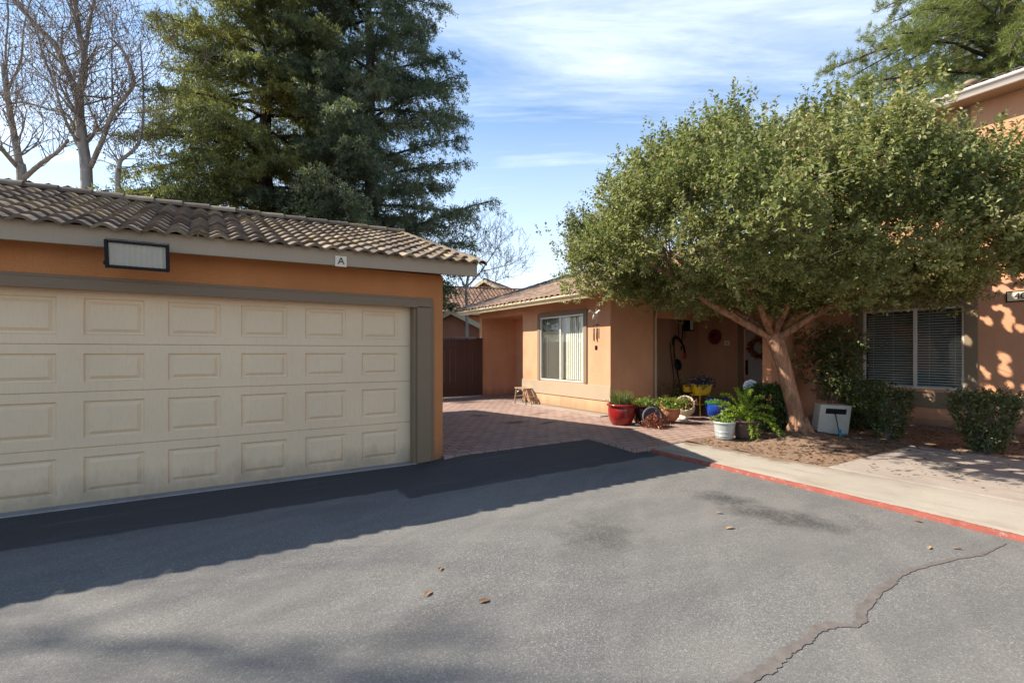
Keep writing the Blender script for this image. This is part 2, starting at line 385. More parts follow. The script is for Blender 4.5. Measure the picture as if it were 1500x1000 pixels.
def sprigs(base, dirs, length, nleaf, ll, lw, spread=0.9, curve_up=0.0, t0=0.1):
    """leafy shoots: each base/dir grows nleaf leaves alternately along a shoot"""
    n = len(base); d = unit(dirs)
    t = np.tile(np.linspace(t0, 1.0, nleaf), (n, 1)) + rng.uniform(-.03, .03, (n, nleaf))
    Ls = length*rng.uniform(.65, 1.3, (n, 1))
    P = base[:, None, :] + d[:, None, :]*(t*Ls)[:, :, None]
    P[:, :, 2] += curve_up*(t**2)*Ls
    rad = rand_unit(n*nleaf).reshape(n, nleaf, 3)
    rad = rad - d[:, None, :]*np.sum(rad*d[:, None, :], 2, keepdims=True)
    rad = unit(rad)
    D = unit(d[:, None, :]*(1-spread*0.6) + rad*spread)
    Nn = unit(np.array([0, 0, 1.0]) + 1.6*rand_unit(n*nleaf).reshape(n, nleaf, 3))
    sz = rng.uniform(.7, 1.25, n*nleaf)*np.tile(1.15-0.5*np.abs(t-0.5), 1).ravel()
    return leaf_quads(P.reshape(-1, 3), D.reshape(-1, 3), Nn.reshape(-1, 3), ll*sz, lw*sz), n*nleaf
def font_mesh(name, text, size, mat, parent, loc, right, up, depth=0.004):
    cu = bpy.data.curves.new('lettering', 'FONT'); cu.body = text; cu.size = size; cu.extrude = depth; cu.align_x = 'CENTER'; cu.align_y = 'CENTER'
    tmp = bpy.data.objects.new('lettering_tmp', cu); COL.objects.link(tmp)
    dg = bpy.context.evaluated_depsgraph_get(); me = bpy.data.meshes.new_from_object(tmp.evaluated_get(dg))
    bpy.data.objects.remove(tmp)
    r = Vector(right).normalized(); u = Vector(up).normalized(); n = r.cross(u)
    o_ = ORIGIN.get(parent, Vector((0,0,0))) if parent else Vector((0,0,0))
    mt = Matrix(((r.x,u.x,n.x,loc[0]-o_.x),(r.y,u.y,n.y,loc[1]-o_.y),(r.z,u.z,n.z,loc[2]-o_.z),(0,0,0,1)))
    me.transform(mt); me.materials.clear(); me.materials.append(mat); me.name = name
    o = bpy.data.objects.new(name, me); COL.objects.link(o); o.parent = parent; ORIGIN[o] = o_
    return o

def tile_roof(name, mat, parent, origin, along, slope, length, run, pitch=0.2, course=0.33, amp=0.022, thick=0.03, res=6, sag=0.0):
    """barrel tile roof plane. origin = eave corner, along = unit vec on the eave, slope = unit vec up the roof"""
    o = Vector(origin); a = Vector(along).normalized(); s_ = Vector(slope).normalized(); n = a.cross(s_)
    if n.z < 0: n = -n
    ncol = max(1, int(round(length/pitch))); w = length/ncol
    ncrs = max(1, int(math.ceil(run/course)))
    V = []; T = []
    o3 = np.array(o); a3 = np.array(a); s3 = np.array(s_); n3 = np.array(n)
    u = np.linspace(0, 1, res+1)
    prof = amp*(1.0-2.0*np.abs(np.sin(np.pi*u))**1.5)*-1.0
    cols = rng.uniform(0, 1, (ncrs, ncol))
    for i in range(ncrs):
        s0 = i*course; s1 = min((i+1)*course + 0.03, run)
        for j in range(ncol):
            ds = rng.normal(0, 0.006); dn = rng.normal(0, 0.003)
            jx = j*w
            top0 = o3 + (a3*(jx + u*w)[:, None]) + s3*(s0+ds) + n3*(prof + thick + dn)[:, None]
            top1 = o3 + (a3*(jx + u*w)[:, None]) + s3*s1 + n3*(prof + 0.004)[:, None]
            bot0 = top0 - n3*(thick*0.75)
            for k in range(res):
                V += [top0[k], top0[k+1], top1[k+1], top1[k]]; V += [bot0[k], bot0[k+1], top0[k+1], top0[k]]
            T += [cols[i, j]]*(2*res)
    return np_mesh(name, np.array(V), 4, mat, parent, np.clip(T, 0, 1))
def ridge_caps(name, mat, parent, p, q, r=0.085, step=0.34):
    p, q = Vector(p), Vector(q); d = q-p; ln = d.length; d.normalize()
    side = d.cross(Vector((0,0,1))).normalized(); up = side.cross(d).normalized()
    mb = MB(); n = int(ln/step); st = ln/n
    for i in range(n):
        vs = []
        for t, rr in ((i*st-0.02, r*0.9), ((i+1)*st+0.02, r*1.12)):
            for k in range(9):
                an = math.pi*(k/8)
                vs.append(p + d*t + side*math.cos(an)*rr*1.15 + up*(math.sin(an)*rr - 0.02))
        fs = [(k, k+1, 10+k, 9+k) for k in range(8)] + [tuple(range(9, 18))]
        mb.add(vs, fs, random.random())
    return mb.build(name, mat, parent, recalc=False)

# ------------------------------------------------------------------ branching trees (bare)
class Tree:
    def __init__(s, seed): s.r = random.Random(seed); s.mb = MB(); s.tips = []; s.tw = MB()
    def limb(s, pts, r0, r1, n=8): 
        m = len(pts); s.mb.tube(pts, [r0 + (r1-r0)*i/(m-1) for i in range(m)], n, True, 0.06)
    def grow(s, p, d, ln, r, depth, up=0.15, wig=0.25, kids=(2, 4), shrink=0.68, minr=0.006):
        r_ = s.r; p = Vector(p); d = Vector(d).normalized(); pts = [p]; seg = 5
        for i in range(seg):
            d = (d + Vector((r_.uniform(-wig, wig), r_.uniform(-wig, wig), r_.uniform(-wig, wig)+up*0.4))*0.5).normalized()
            p = p + d*(ln/seg); pts.append(p)
        r2 = max(r*0.5, minr)
        (s.mb if r > 0.02 else s.tw).tube(pts, [r + (r2-r)*i/seg for i in range(seg+1)], 7 if r > 0.03 else (5 if r > 0.012 else 3), False)
        if depth <= 0: s.tips.append(pts[-1]); s.tips.append(pts[2]); return
        k = r_.randint(*kids)
        for i in range(k):
            j = r_.randint(2, seg) if i else seg
            a = pts[j]
            ax = Vector((r_.gauss(0, 1), r_.gauss(0, 1), r_.gauss(0, 1))); ax = (ax - d*ax.dot(d)).normalized()
            nd = (d*r_.uniform(.5, 1.0) + ax*r_.uniform(.5, 1.0) + Vector((0, 0, up))).normalized()
            s.grow(a, nd, ln*shrink*r_.uniform(.75, 1.2), max(r*0.58, minr), depth-1, up, wig, kids, shrink, minr)
# ------------------------------------------------------------------ ground materials
def blob(nt, c, rx, ry, rot=0.0, soft=0.5, wob=0.35):
    """soft irregular stain mask around the ground point c"""
    g = nt.nodes.new('ShaderNodeNewGeometry'); sp = nt.nodes.new('ShaderNodeSeparateXYZ'); L(nt, g.outputs['Position'], sp.inputs[0])
    dx = mathn(nt, 'SUBTRACT', sp.outputs[0], c[0]); dy = mathn(nt, 'SUBTRACT', sp.outputs[1], c[1]); cr, sr = math.cos(rot), math.sin(rot)
    qa = mathn(nt, 'ADD', mathn(nt, 'MULTIPLY', dx, cr/rx), mathn(nt, 'MULTIPLY', dy, sr/rx))
    qb = mathn(nt, 'ADD', mathn(nt, 'MULTIPLY', dx, -sr/ry), mathn(nt, 'MULTIPLY', dy, cr/ry))
    ln_ = mathn(nt, 'SQRT', mathn(nt, 'ADD', mathn(nt, 'MULTIPLY', qa, qa), mathn(nt, 'MULTIPLY', qb, qb)))
    n = noise(nt, coords(nt), 5.0, 6, 0.75)
    d = mathn(nt, 'ADD', ln_, mathn(nt, 'MULTIPLY', mathn(nt, 'SUBTRACT', n, 0.5), wob*4))
    return maprange(nt, d, 1.0, 1.0-soft)
def asphalt_mat():
    m, nt, b = nodes_of('asphalt_worn')
    v = coords(nt)
    ag = nt.nodes.new('ShaderNodeTexVoronoi'); ag.inputs['Scale'].default_value = 130; L(nt, v, ag.inputs['Vector'])
    agc = nt.nodes.new('ShaderNodeSeparateColor'); L(nt, ag.outputs['Color'], agc.inputs[0])
    col = ramp(nt, agc.outputs[0], [(0.0, (0.080, 0.079, 0.077)), (0.55, (0.132, 0.129, 0.123)), (0.85, (0.172, 0.166, 0.155)), (1.0, (0.27, 0.258, 0.235))]).outputs[0]
    fine = noise(nt, v, 38, 4, 0.7)
    col = mixc(nt, maprange(nt, fine, 0.40, 0.62, 0, 0.6), col, (0.118, 0.114, 0.108))
    big = noise(nt, v, 0.55, 6, 0.6, 0.4)
    col = mixc(nt, maprange(nt, big, 0.35, 0.7, 0, 0.6), col, (0.180, 0.170, 0.153))
    mid = noise(nt, coords(nt, (0.6, 1.6, 1)), 1.5, 6, 0.65, 0.5)
    col = mixc(nt, maprange(nt, mid, 0.45, 0.68, 0, 0.6), col, (0.095, 0.092, 0.090))
    sp_ = noise(nt, v, 75, 2, 0.9)
    col = mixc(nt, maprange(nt, sp_, 0.60, 0.72, 0, 0.75), col, (0.30, 0.28, 0.245))
    col = mixc(nt, maprange(nt, sp_, 0.40, 0.28, 0, 0.75), col, (0.055, 0.053, 0.05))
    # faint tyre scuffs
    w = nt.nodes.new('ShaderNodeTexWave'); w.inputs['Scale'].default_value = 0.5; w.inputs['Distortion'].default_value = 6; w.inputs['Detail'].default_value = 3; w.inputs['Detail Scale'].default_value = 0.7
    L(nt, coords(nt, (1, 1, 1), (0, 0, 0.9)), w.inputs['Vector'])
    col = mixc(nt, maprange(nt, w.outputs['Fac'], 0.82, 1.0, 0, 0.10), col, (0.24, 0.22, 0.20))
    # sealed strip along the garage apron and the newer patch by the pavers
    g = nt.nodes.new('ShaderNodeNewGeometry'); sp = nt.nodes.new('ShaderNodeSeparateXYZ'); L(nt, g.outputs['Position'], sp.inputs[0])
    wob = mathn(nt, 'MULTIPLY', mathn(nt, 'SUBTRACT', noise(nt, v, 3.0, 5, 0.6), 0.5), 0.14)
    yy = mathn(nt, 'ADD', sp.outputs[1], wob); xx = mathn(nt, 'ADD', sp.outputs[0], wob)
    s1 = maprange(nt, yy, 5.12, 5.17)
    s2 = mathn(nt, 'MULTIPLY', maprange(nt, yy, 4.74, 4.79), maprange(nt, xx, 1.75, 1.80))
    seal = mathn(nt, 'MAXIMUM', s1, s2)
    sealc = ramp(nt, fine, [(0.3, (0.024, 0.025, 0.029)), (0.7, (0.052, 0.052, 0.056))]).outputs[0]
    col = mixc(nt, mathn(nt, 'MULTIPLY', seal, 0.88), col, sealc)
    dirt = maprange(nt, noise(nt, coords(nt, (0.3, 2.2, 1)), 2.5, 5, 0.7), 0.55, 0.75, 0, 0.4)
    col = mixc(nt, mathn(nt, 'MULTIPLY', dirt, seal), col, (0.13, 0.12, 0.105))
    # oil and damp stains
    for c, rx, ry, rot, k in (((4.42, 2.52), 0.30, 0.50, 0.75, 0.95), ((4.50, 3.02), 0.26, 0.46, 0.35, 0.95), ((4.50, 2.15), 0.24, 0.42, 0.7, 0.85), ((2.75, 2.95), 0.35, 0.5, 0.4, 0.5), ((2.6, 2.9), 0.55, 0.32, 0.5, 0.40), ((3.0, 3.25), 0.35, 0.45, 0.2, 0.35),
                              ((1.2, 2.6), 0.7, 0.16, 0.3, 0.3), ((0.5, 3.1), 0.8, 0.12, 0.15, 0.3), ((4.9, 1.9), 0.5, 0.1, 1.0, 0.25)):
        f = blob(nt, c, rx, ry, rot, 0.9, 0.5)
        f = mathn(nt, 'MULTIPLY', f, maprange(nt, fine, 0.36, 0.56, 0.35, 1.0))
        col = mixc(nt, mathn(nt, 'MULTIPLY', f, k), col, (0.035, 0.033, 0.031))
    L(nt, col, b.inputs['Base Color']); b.inputs['Roughness'].default_value = 0.88; b.inputs['Specular IOR Level'].default_value = 0.3
    gr = noise(nt, v, 160, 3, 0.8)
    bump(nt, b, mathn(nt, 'ADD', gr, mathn(nt, 'MULTIPLY', ag.outputs['Distance'], 0.5)), 0.55, 0.006)
    return m
def concrete_mat(name, c, red=False, pad=False):
    m, nt, b = nodes_of(name)
    v = coords(nt)
    fine = noise(nt, v, 42, 4, 0.7); big = noise(nt, v, 1.1, 6, 0.65, 0.4); st = noise(nt, coords(nt, (2.2, 0.5, 1)), 2.0, 5, 0.65)
    col = mixc(nt, maprange(nt, fine, 0.3, 0.7, 0, 0.30), c, sc(c, 0.68))
    col = mixc(nt, maprange(nt, big, 0.45, 0.72, 0, 0.55), col, sc(c, 0.66))
    col = mixc(nt, maprange(nt, st, 0.52, 0.70, 0, 0.65), col, (0.21, 0.155, 0.11))
    if red:
        g = nt.nodes.new('ShaderNodeNewGeometry'); sp = nt.nodes.new('ShaderNodeSeparateXYZ'); L(nt, g.outputs['Position'], sp.inputs[0])
        xl = mathn(nt, 'SUBTRACT', mathn(nt, 'ADD', sp.outputs[0], 0.10), mathn(nt, 'MULTIPLY', sp.outputs[1], 0.052))
        e = mathn(nt, 'ADD', xl, mathn(nt, 'MULTIPLY', mathn(nt, 'SUBTRACT', noise(nt, v, 9, 5, 0.7), 0.5), 0.03))
        k = maprange(nt, e, 5.556, 5.545)
        wear = maprange(nt, noise(nt, v, 16, 5, 0.75), 0.30, 0.46, 0.45, 1.0)
        dd = mathn(nt, 'ADD', sp.outputs[0], mathn(nt, 'MULTIPLY', mathn(nt, 'SUBTRACT', noise(nt, v, 5, 6, 0.7), 0.5), 0.9))
        far = maprange(nt, sp.outputs[1], 2.2, 3.6)
        col = mixc(nt, mathn(nt, 'MULTIPLY', maprange(nt, dd, 6.28, 6.45, 0, 0.9), far), col, (0.17, 0.115, 0.08))
        rc = ramp(nt, noise(nt, v, 7, 4), [(0.3, (0.18, 0.048, 0.035)), (0.7, (0.25, 0.075, 0.054))]).outputs[0]
        col = mixc(nt, mathn(nt, 'MULTIPLY', k, wear), col, rc)
    L(nt, col, b.inputs['Base Color']); b.inputs['Roughness'].default_value = 0.9; b.inputs['Specular IOR Level'].default_value = 0.25
    bump(nt, b, fine, 0.5, 0.006)
    return m
def paver_mat():
    m, nt, b = nodes_of('brick_pavers')
    v = coords(nt)
    wv = nt.nodes.new('ShaderNodeVectorMath'); wv.operation = 'ADD'
    nn = nt.nodes.new('ShaderNodeTexNoise'); nn.inputs['Scale'].default_value = 1.5; L(nt, v, nn.inputs['Vector'])
    s_ = nt.nodes.new('ShaderNodeVectorMath'); s_.operation = 'SCALE'; s_.inputs['Scale'].default_value = 0.03; L(nt, nn.outputs['Color'], s_.inputs[0])
    L(nt, v, wv.inputs[0]); L(nt, s_.outputs[0], wv.inputs[1])
    br = nt.nodes.new('ShaderNodeTexBrick'); br.inputs['Scale'].default_value = 1.0
    br.inputs['Brick Width'].default_value = 0.235; br.inputs['Row Height'].default_value = 0.16; br.inputs['Mortar Size'].default_value = 0.011
    br.inputs['Mortar Smooth'].default_value = 0.3; br.inputs['Bias'].default_value = -0.1
    br.inputs['Color1'].default_value = (0.36, 0.245, 0.195, 1); br.inputs['Color2'].default_value = (0.25, 0.175, 0.152, 1); br.inputs['Mortar'].default_value = (0.075, 0.052, 0.042, 1)
    L(nt, wv.outputs[0], br.inputs['Vector'])
    n = noise(nt, v, 14, 5, 0.7); big = noise(nt, v, 1.3, 5, 0.65)
    col = mixc(nt, maprange(nt, n, 0.35, 0.7, 0, 0.4), br.outputs['Color'], (0.17, 0.105, 0.085))
    col = mixc(nt, maprange(nt, big, 0.42, 0.72, 0, 0.45), col, (0.38, 0.27, 0.22))
    for c, rx, ry, rot, k in (((5.35, 8.3), 0.35, 0.18, 0.2, 0.85), ((5.9, 7.9), 0.35, 0.12, 0.4, 0.8), ((6.3, 12.4), 0.55, 0.45, 0.0, 0.8), ((6.6, 9.2), 0.5, 0.15, 0.3, 0.5), ((5.2, 9.6), 0.25, 0.3, 0.3, 0.6)):
        col = mixc(nt, mathn(nt, 'MULTIPLY', blob(nt, c, rx, ry, rot, 0.6, 0.3), k), col, (0.055, 0.035, 0.028))
    L(nt, col, b.inputs['Base Color']); b.inputs['Roughness'].default_value = 0.85; b.inputs['Specular IOR Level'].default_value = 0.3
    bump(nt, b, mathn(nt, 'ADD', mathn(nt, 'MULTIPLY', br.outputs['Fac'], -1.0), mathn(nt, 'MULTIPLY', n, 0.4)), 0.7, 0.01)
    return m
def dirt_mat(name, c):
    m, nt, b = nodes_of(name)
    v = coords(nt)
    n = noise(nt, v, 20, 6, 0.75); g = noise(nt, v, 2.0, 5, 0.6)
    col = ramp(nt, n, [(0.25, sc(c, 0.45)), (0.5, c), (0.75, sc(c, 1.6))]).outputs[0]
    col = mixc(nt, maprange(nt, g, 0.45, 0.7, 0, 0.5), col, (0.21, 0.155, 0.11))
    L(nt, col, b.inputs['Base Color']); b.inputs['Roughness'].default_value = 1.0; b.inputs['Specular IOR Level'].default_value = 0.1
    bump(nt, b, n, 0.9, 0.02)
    return m
M['asphalt'] = asphalt_mat()
M['kerb'] = concrete_mat('kerb_concrete', (0.335, 0.298, 0.245), red=True)
M['walk'] = concrete_mat('walk_concrete', (0.31, 0.262, 0.222))
M['apron'] = concrete_mat('apron_concrete', (0.30, 0.29, 0.28))
M['pavers'] = paver_mat()
M['mulch'] = dirt_mat('dry_dirt', (0.21, 0.140, 0.098))
M['earth'] = dirt_mat('bare_earth', (0.15, 0.115, 0.08))
M['filler'] = mat_basic('crack_filler', (0.115, 0.100, 0.088), 0.85, 0.3, 14, bscale=40, bstr=0.5, bdist=0.006)

def S(t): t = max(0.0, min(1.0, t)); return t*t*(3-2*t)
def asph_z(x, y): return 0.06*S((x-2.35)/0.8)*S((y-4.4)/1.7)
def sheet(name, xs, ys, zf, mat):
    mb = MB(); nx, ny = len(xs), len(ys)
    v = [(x, y, zf(x, y)) for y in ys for x in xs]
    mb.add(v, [(j*nx+i, j*nx+i+1, (j+1)*nx+i+1, (j+1)*nx+i) for j in range(ny-1) for i in range(nx-1)], 0.5, True)
    return mb.build(name, mat, recalc=False)
def lin(a, b, n): return [a+(b-a)*i/n for i in range(n+1)]
struct(sheet('ground', lin(-200, 200, 8), lin(-200, 200, 8), lambda x, y: -0.12, M['earth']))
struct(sheet('driveway', lin(-45, 1.6, 8) + lin(1.7, 5.6, 40), lin(-45, 3.5, 8) + lin(3.6, 6.20, 26), asph_z, M['asphalt']))
# garage apron: a thin concrete strip under the door
mb = MB(); mb.box(-2.60, 2.42, 6.17, 6.60, -0.1, 0.012); struct(mb.build('garage_apron', M['apron'], bevel=0.006))
# paved patio
def patio_z(x, y): return 0.074 + 0.003*math.sin(x*2.1)*math.sin(y*1.7)
mb = MB()
def add_sheet(mb, xs, ys, zf):
    nx = len(xs)
    v = [(x, y, zf(x, y)) for y in ys for x in xs]
    mb.add(v, [(j*nx+i, j*nx+i+1, (j+1)*nx+i+1, (j+1)*nx+i) for j in range(len(ys)-1) for i in range(nx-1)], 0.5, True)
add_sheet(mb, lin(2.77, 5.38, 10), lin(6.12, 14.3, 24), patio_z)
add_sheet(mb, lin(5.38, 12.0, 20), lin(5.08, 14.3, 28), patio_z)
mb.box(2.77, 5.40, 6.085, 6.119, -0.1, 0.078); mb.box(5.345, 5.379, 5.08, 6.084, -0.1, 0.078); mb.box(5.345, 12.0, 5.045, 5.079, -0.1, 0.078)
struct(mb.build('patio', M['pavers'], recalc=False))
mb = MB(); mb.box(7.36, 7.70, 7.95, 11.6, 0.02, 0.098); struct(mb.build('house_footing', M['walk'], bevel=0.01))
# kerb with the red painted edge, first slab
ys = lin(-16, 5.02, 60)
prof = [(5.495, -0.15), (5.505, 0.015), (5.520, 0.034), (5.55, 0.045), (5.60, 0.050), (5.80, 0.060), (6.10, 0.074), (6.49, 0.0815), (6.498, 0.080), (6.502, 0.03)]
mb = MB(); v = []; 
for y in ys:
    f = S((5.25-y)/0.6)*0.4+0.6
    v += [(x + 0.004*math.sin(y*3.1+x) + (-0.10+0.052*y)*max(0.0, min(1.0, (6.5-x)/0.7)), y, (z if z < 0.02 else z*f + 0.075*(1-f)*0.6) + 0.002*math.sin(y*5)) for x, z in prof]
n = len(prof)
mb.add(v, [(j*n+i, j*n+i+1, (j+1)*n+i+1, (j+1)*n+i) for j in range(len(ys)-1) for i in range(n-1)], 0.5, True)
mb.add(v[-n:], [tuple(range(n))])
struct(mb.build('kerb', M['kerb'], recalc=False))
# walk slab beyond the joint
mb = MB(); yy = 2.95
for k in range(10):
    L_ = 2.35
    mb.box(6.515, 9.05, yy-L_+0.012, yy, -0.05, 0.088 + (k % 2)*0.003); yy -= L_
struct(mb.build('footpath', M['walk'], bevel=0.008))
# planting bed with dry dirt
def bed_z(x, y):
    base = 0.075 + 0.018*math.sin(x*2.7+y)*math.sin(y*3.3) + 0.012*math.sin(x*9)*math.sin(y*8+x)
    hump = 0.10*math.exp(-((x-8.35)**2+(y-4.23)**2)/0.5)
    dip = -0.045*S((9.25-x)/0.25)*S((3.1-y)/0.2)
    return base + hump + dip
struct(sheet('planting_bed', lin(6.51, 12.0, 60), lin(-16, 3.0, 60) + lin(3.03, 5.08, 30), bed_z, M['mulch']))
# crack sealed across the asphalt
path = [(1060, 1012), (1100, 992), (1128, 978), (1150, 955), (1182, 938), (1196, 921), (1222, 914), (1252, 917), (1262, 908), (1262, 896), (1284, 868), (1306, 853), (1312, 843), (1340, 833), (1400, 818), (1436, 812), (1450, 806), (1476, 795)]
wd = [.05, .05, .055, .05, .045, .05, .05, .03, .05, .05, .045, .045, .05, .03, .025, .04, .025, .01]
def ground_pt(px, py, z=0.0):
    d = (CAMZ - z)*F_PX/(py-HY); p = at_depth(px, py, d); return Vector((p.x, p.y, z))
pts = [ground_pt(*p) for p in path]; fine_pts = []; fw = []
rr = random.Random(3)
for i in range(len(pts)-1):
    for k in range(10):
        t = k/10; p = pts[i].lerp(pts[i+1], t); fine_pts.append(p); fw.append((wd[i]*(1-t)+wd[i+1]*t)*rr.uniform(.95, 1.35))
mb = MB(); v = []
for i, p in enumerate(fine_pts):
    d = (fine_pts[min(i+1, len(fine_pts)-1)] - fine_pts[max(i-1, 0)]).normalized(); s_ = Vector((-d.y, d.x, 0))
    v += [p + s_*fw[i]*rr.uniform(.32, .58) + Vector((0, 0, 0.004)), p - s_*fw[i]*rr.uniform(.32, .58) + Vector((0, 0, 0.004))]
mb.add(v, [(2*i, 2*i+1, 2*i+3, 2*i+2) for i in range(len(fine_pts)-1)])
struct(mb.build('crack_sealant', M['filler'], recalc=False))

# ------------------------------------------------------------------ GARAGE
gar = thing('garage', 'orange stucco garage with a wide cream panelled door and brown barrel tile roof', 'garage', (0, 6.18, 0))
GX0, GX1, GY0, GY1 = -6.6, 2.785, 6.18, 11.7
EY, RY, RXE = 5.83, 8.92, 3.16
SLP = 0.335
def ez(x): return 2.47 + 0.014*(x+1.5)            # the eave sags a little to the left
mb = MB()
mb.wall('y', GY0, GY0+0.16, GX0, GX1, -0.1, 2.56, [(-2.55, 2.42, -0.1, 2.115)])
mb.wall('x', GX1, GX1-0.16, GY0+0.16, GY1, -0.1, 2.56)
mb.wall('x', GX0, GX0+0.16, GY0+0.16, GY1, -0.1, 2.56)
mb.wall('y', GY1-0.16, GY1, GX0+0.16, GX1-0.16, -0.1, 2.56)
for xg in (GX0, GX1-0.16):
    mb.prism([(GY0+0.001, 2.561), (GY1-0.001, 2.561), (RY, 2.561+(RY-GY0)*SLP)], 'x', xg+0.001, xg+0.159)
mb.build('wall', M['stucco'], gar)
# door frame: header and two jambs of two stepped boards
mb = MB(); mb.box(-2.78, 2.635, GY0-0.022, GY0-0.002, 2.118, 2.235); mb.box(-2.74, 2.595, GY0-0.042, GY0-0.022, 2.100, 2.205); mb.build('door_header', M['trim'], gar, bevel=0.004)
for s_ in (0, 1):
    mb = MB()
    if s_: mb.box(2.40, 2.60, GY0-0.042, GY0-0.002, 0.02, 2.118); mb.box(2.60, 2.645, GY0-0.022, GY0-0.002, 0.05, 2.118); mb.box(2.36, 2.418, GY0-0.002, GY0+0.13, 0.0, 2.113)
    else: mb.box(-2.74, -2.53, GY0-0.042, GY0-0.002, 0.02, 2.098); mb.box(-2.79, -2.74, GY0-0.022, GY0-0.002, 0.05, 2.118)
    mb.build('door_jamb', M['trim'], gar, bevel=0.004)
# panelled door
DY = 6.325
def door_section(z0, z1, parent):
    mb = MB(); x0, x1 = -2.56, 2.385
    pw, pitch = 0.485, 0.683
    xs = [2.197 - pw - pitch*k for k in range(7)][::-1]
    pz0, pz1 = z0 + 0.088, z1 - 0.088
    cuts = sorted([x0, x1] + xs + [x+pw for x in xs])
    for i in range(len(cuts)-1):
        a, b = cuts[i], cuts[i+1]; pan = any(abs(a-x) < 1e-6 for x in xs)
        for c, d in ((z0, pz0), (pz0, pz1), (pz1, z1)):
            if pan and c == pz0:
                rings = [(0, 0), (0.014, 0.016), (0.030, 0.018), (0.062, 0.001)]
                R_ = [[(a+o, DY+dy, c+o), (b-o, DY+dy, c+o), (b-o, DY+dy, d-o), (a+o, DY+dy, d-o)] for o, dy in rings]
                for k in range(3):
                    for e in range(4): mb.add([R_[k][e], R_[k][(e+1)%4], R_[k+1][(e+1)%4], R_[k+1][e]], [(0,1,2,3)])
                mb.add(R_[3], [(0,1,2,3)])
            else: mb.add([(a,DY,c),(b,DY,c),(b,DY,d),(a,DY,d)], [(0,1,2,3)])
    # rolled edges top and bottom of the section
    for z, dz in ((z0, -0.004), (z1, 0.004)):
        mb.add([(x0,DY,z),(x1,DY,z),(x1,DY+0.012,z+dz),(x0,DY+0.012,z+dz)], [(0,1,2,3)])
    return mb.build('door_section', M['door_cream'], parent)
mb = MB(); mb.box(-2.57, 2.395, DY+0.022, DY+0.05, -0.02, 2.14); gdoor = mb.build('garage_door', M['door_cream'], gar)
for z0, z1 in ((0.012, 0.553), (0.561, 1.106), (1.114, 1.578), (1.586, 2.13)): door_section(z0, z1, gdoor)
mb = MB(); mb.box(-2.56, 2.385, DY-0.004, DY+0.02, -0.01, 0.009); mb.build('rubber_seal', M['black'], gdoor)
# fascia and roof
def fascia_run(mb, x0, x1, y0, y1, h0, h1, n=8):
    xs = lin(x0, x1, n); v = []
    for x in xs:
        z = ez(x); v += [(x,y0,z+h0),(x,y1,z+h0),(x,y1,z+h1),(x,y0,z+h1)]
    f = [(0,1,2,3), tuple(4*n+k for k in (3,2,1,0))]
    for i in range(n):
        for k in range(4): f.append((4*i+k, 4*i+(k+1)%4, 4*i+4+(k+1)%4, 4*i+4+k))
    mb.add(v, f)
mb = MB(); fascia_run(mb, -6.9, RXE-0.02, EY, EY+0.045, 0.0, 0.185); mb.build('fascia', M['fascia'], gar, bevel=0.004)
mb = MB()  # barge board under the right-hand verge, with a stub that shows at the eave
mb.prism([(EY+0.05, ez(3.1)+0.0), (RY, ez(3.1)+(RY-EY)*SLP), (RY, ez(3.1)+0.17+(RY-EY)*SLP), (EY+0.05, ez(3.1)+0.17)], 'x', RXE-0.065, RXE-0.02)
mb.build('barge_board', M['fascia'], gar, bevel=0.004)
mb = MB()  # soffit boards
v = [(-6.9, EY+0.05, ez(-6.9)+0.13), (RXE-0.07, EY+0.05, ez(3.1)+0.13), (RXE-0.07, RY, ez(3.1)+0.13+(RY-EY)*SLP), (-6.9, RY, ez(-6.9)+0.13+(RY-EY)*SLP),
     (-6.9, 12.1, ez(-6.9)+0.13), (RXE-0.07, 12.1, ez(3.1)+0.13)]
mb.add(v, [(0,1,2,3), (3,2,5,4)]); mb.build('soffit', M['fascia'], gar, recalc=False)
e0 = Vector((-6.95, EY-0.075, ez(-6.95)+0.155)); e1 = Vector((RXE, EY-0.075, ez(RXE)+0.155)); al = e1-e0
sl = Vector((0, 1, SLP)).normalized(); run = (RY-EY+0.075)*math.sqrt(1+SLP*SLP)
roof = tile_roof('roof', M['tile'], gar, e0 - sl*0.0, al, sl, al.length, run, 0.185, 0.30, 0.020, 0.040, 14)
sl2 = Vector((0, -1, SLP)).normalized()
tile_roof('roof', M['tile'], gar, Vector((-6.95, 12.35, ez(-6.95)+0.155 + 0*SLP)), Vector((al.x, 0, al.z)), sl2, al.length, (12.35-RY)*math.sqrt(1+SLP*SLP), 0.195, 0.31, 0.034, 0.03, 4)
top = lambda x: ez(x)+0.155+(RY-EY+0.075)*SLP
ridge_caps('ridge_cap', M['tile'], roof, (-6.95, RY, top(-6.95)+0.03), (RXE+0.02, RY, top(RXE)+0.03), 0.085)
ridge_caps('verge_tile', M['tile'], roof, (RXE+0.0, EY-0.10, ez(RXE)+0.165), (RXE+0.0, RY, top(RXE)+0.015), 0.07, 0.31)

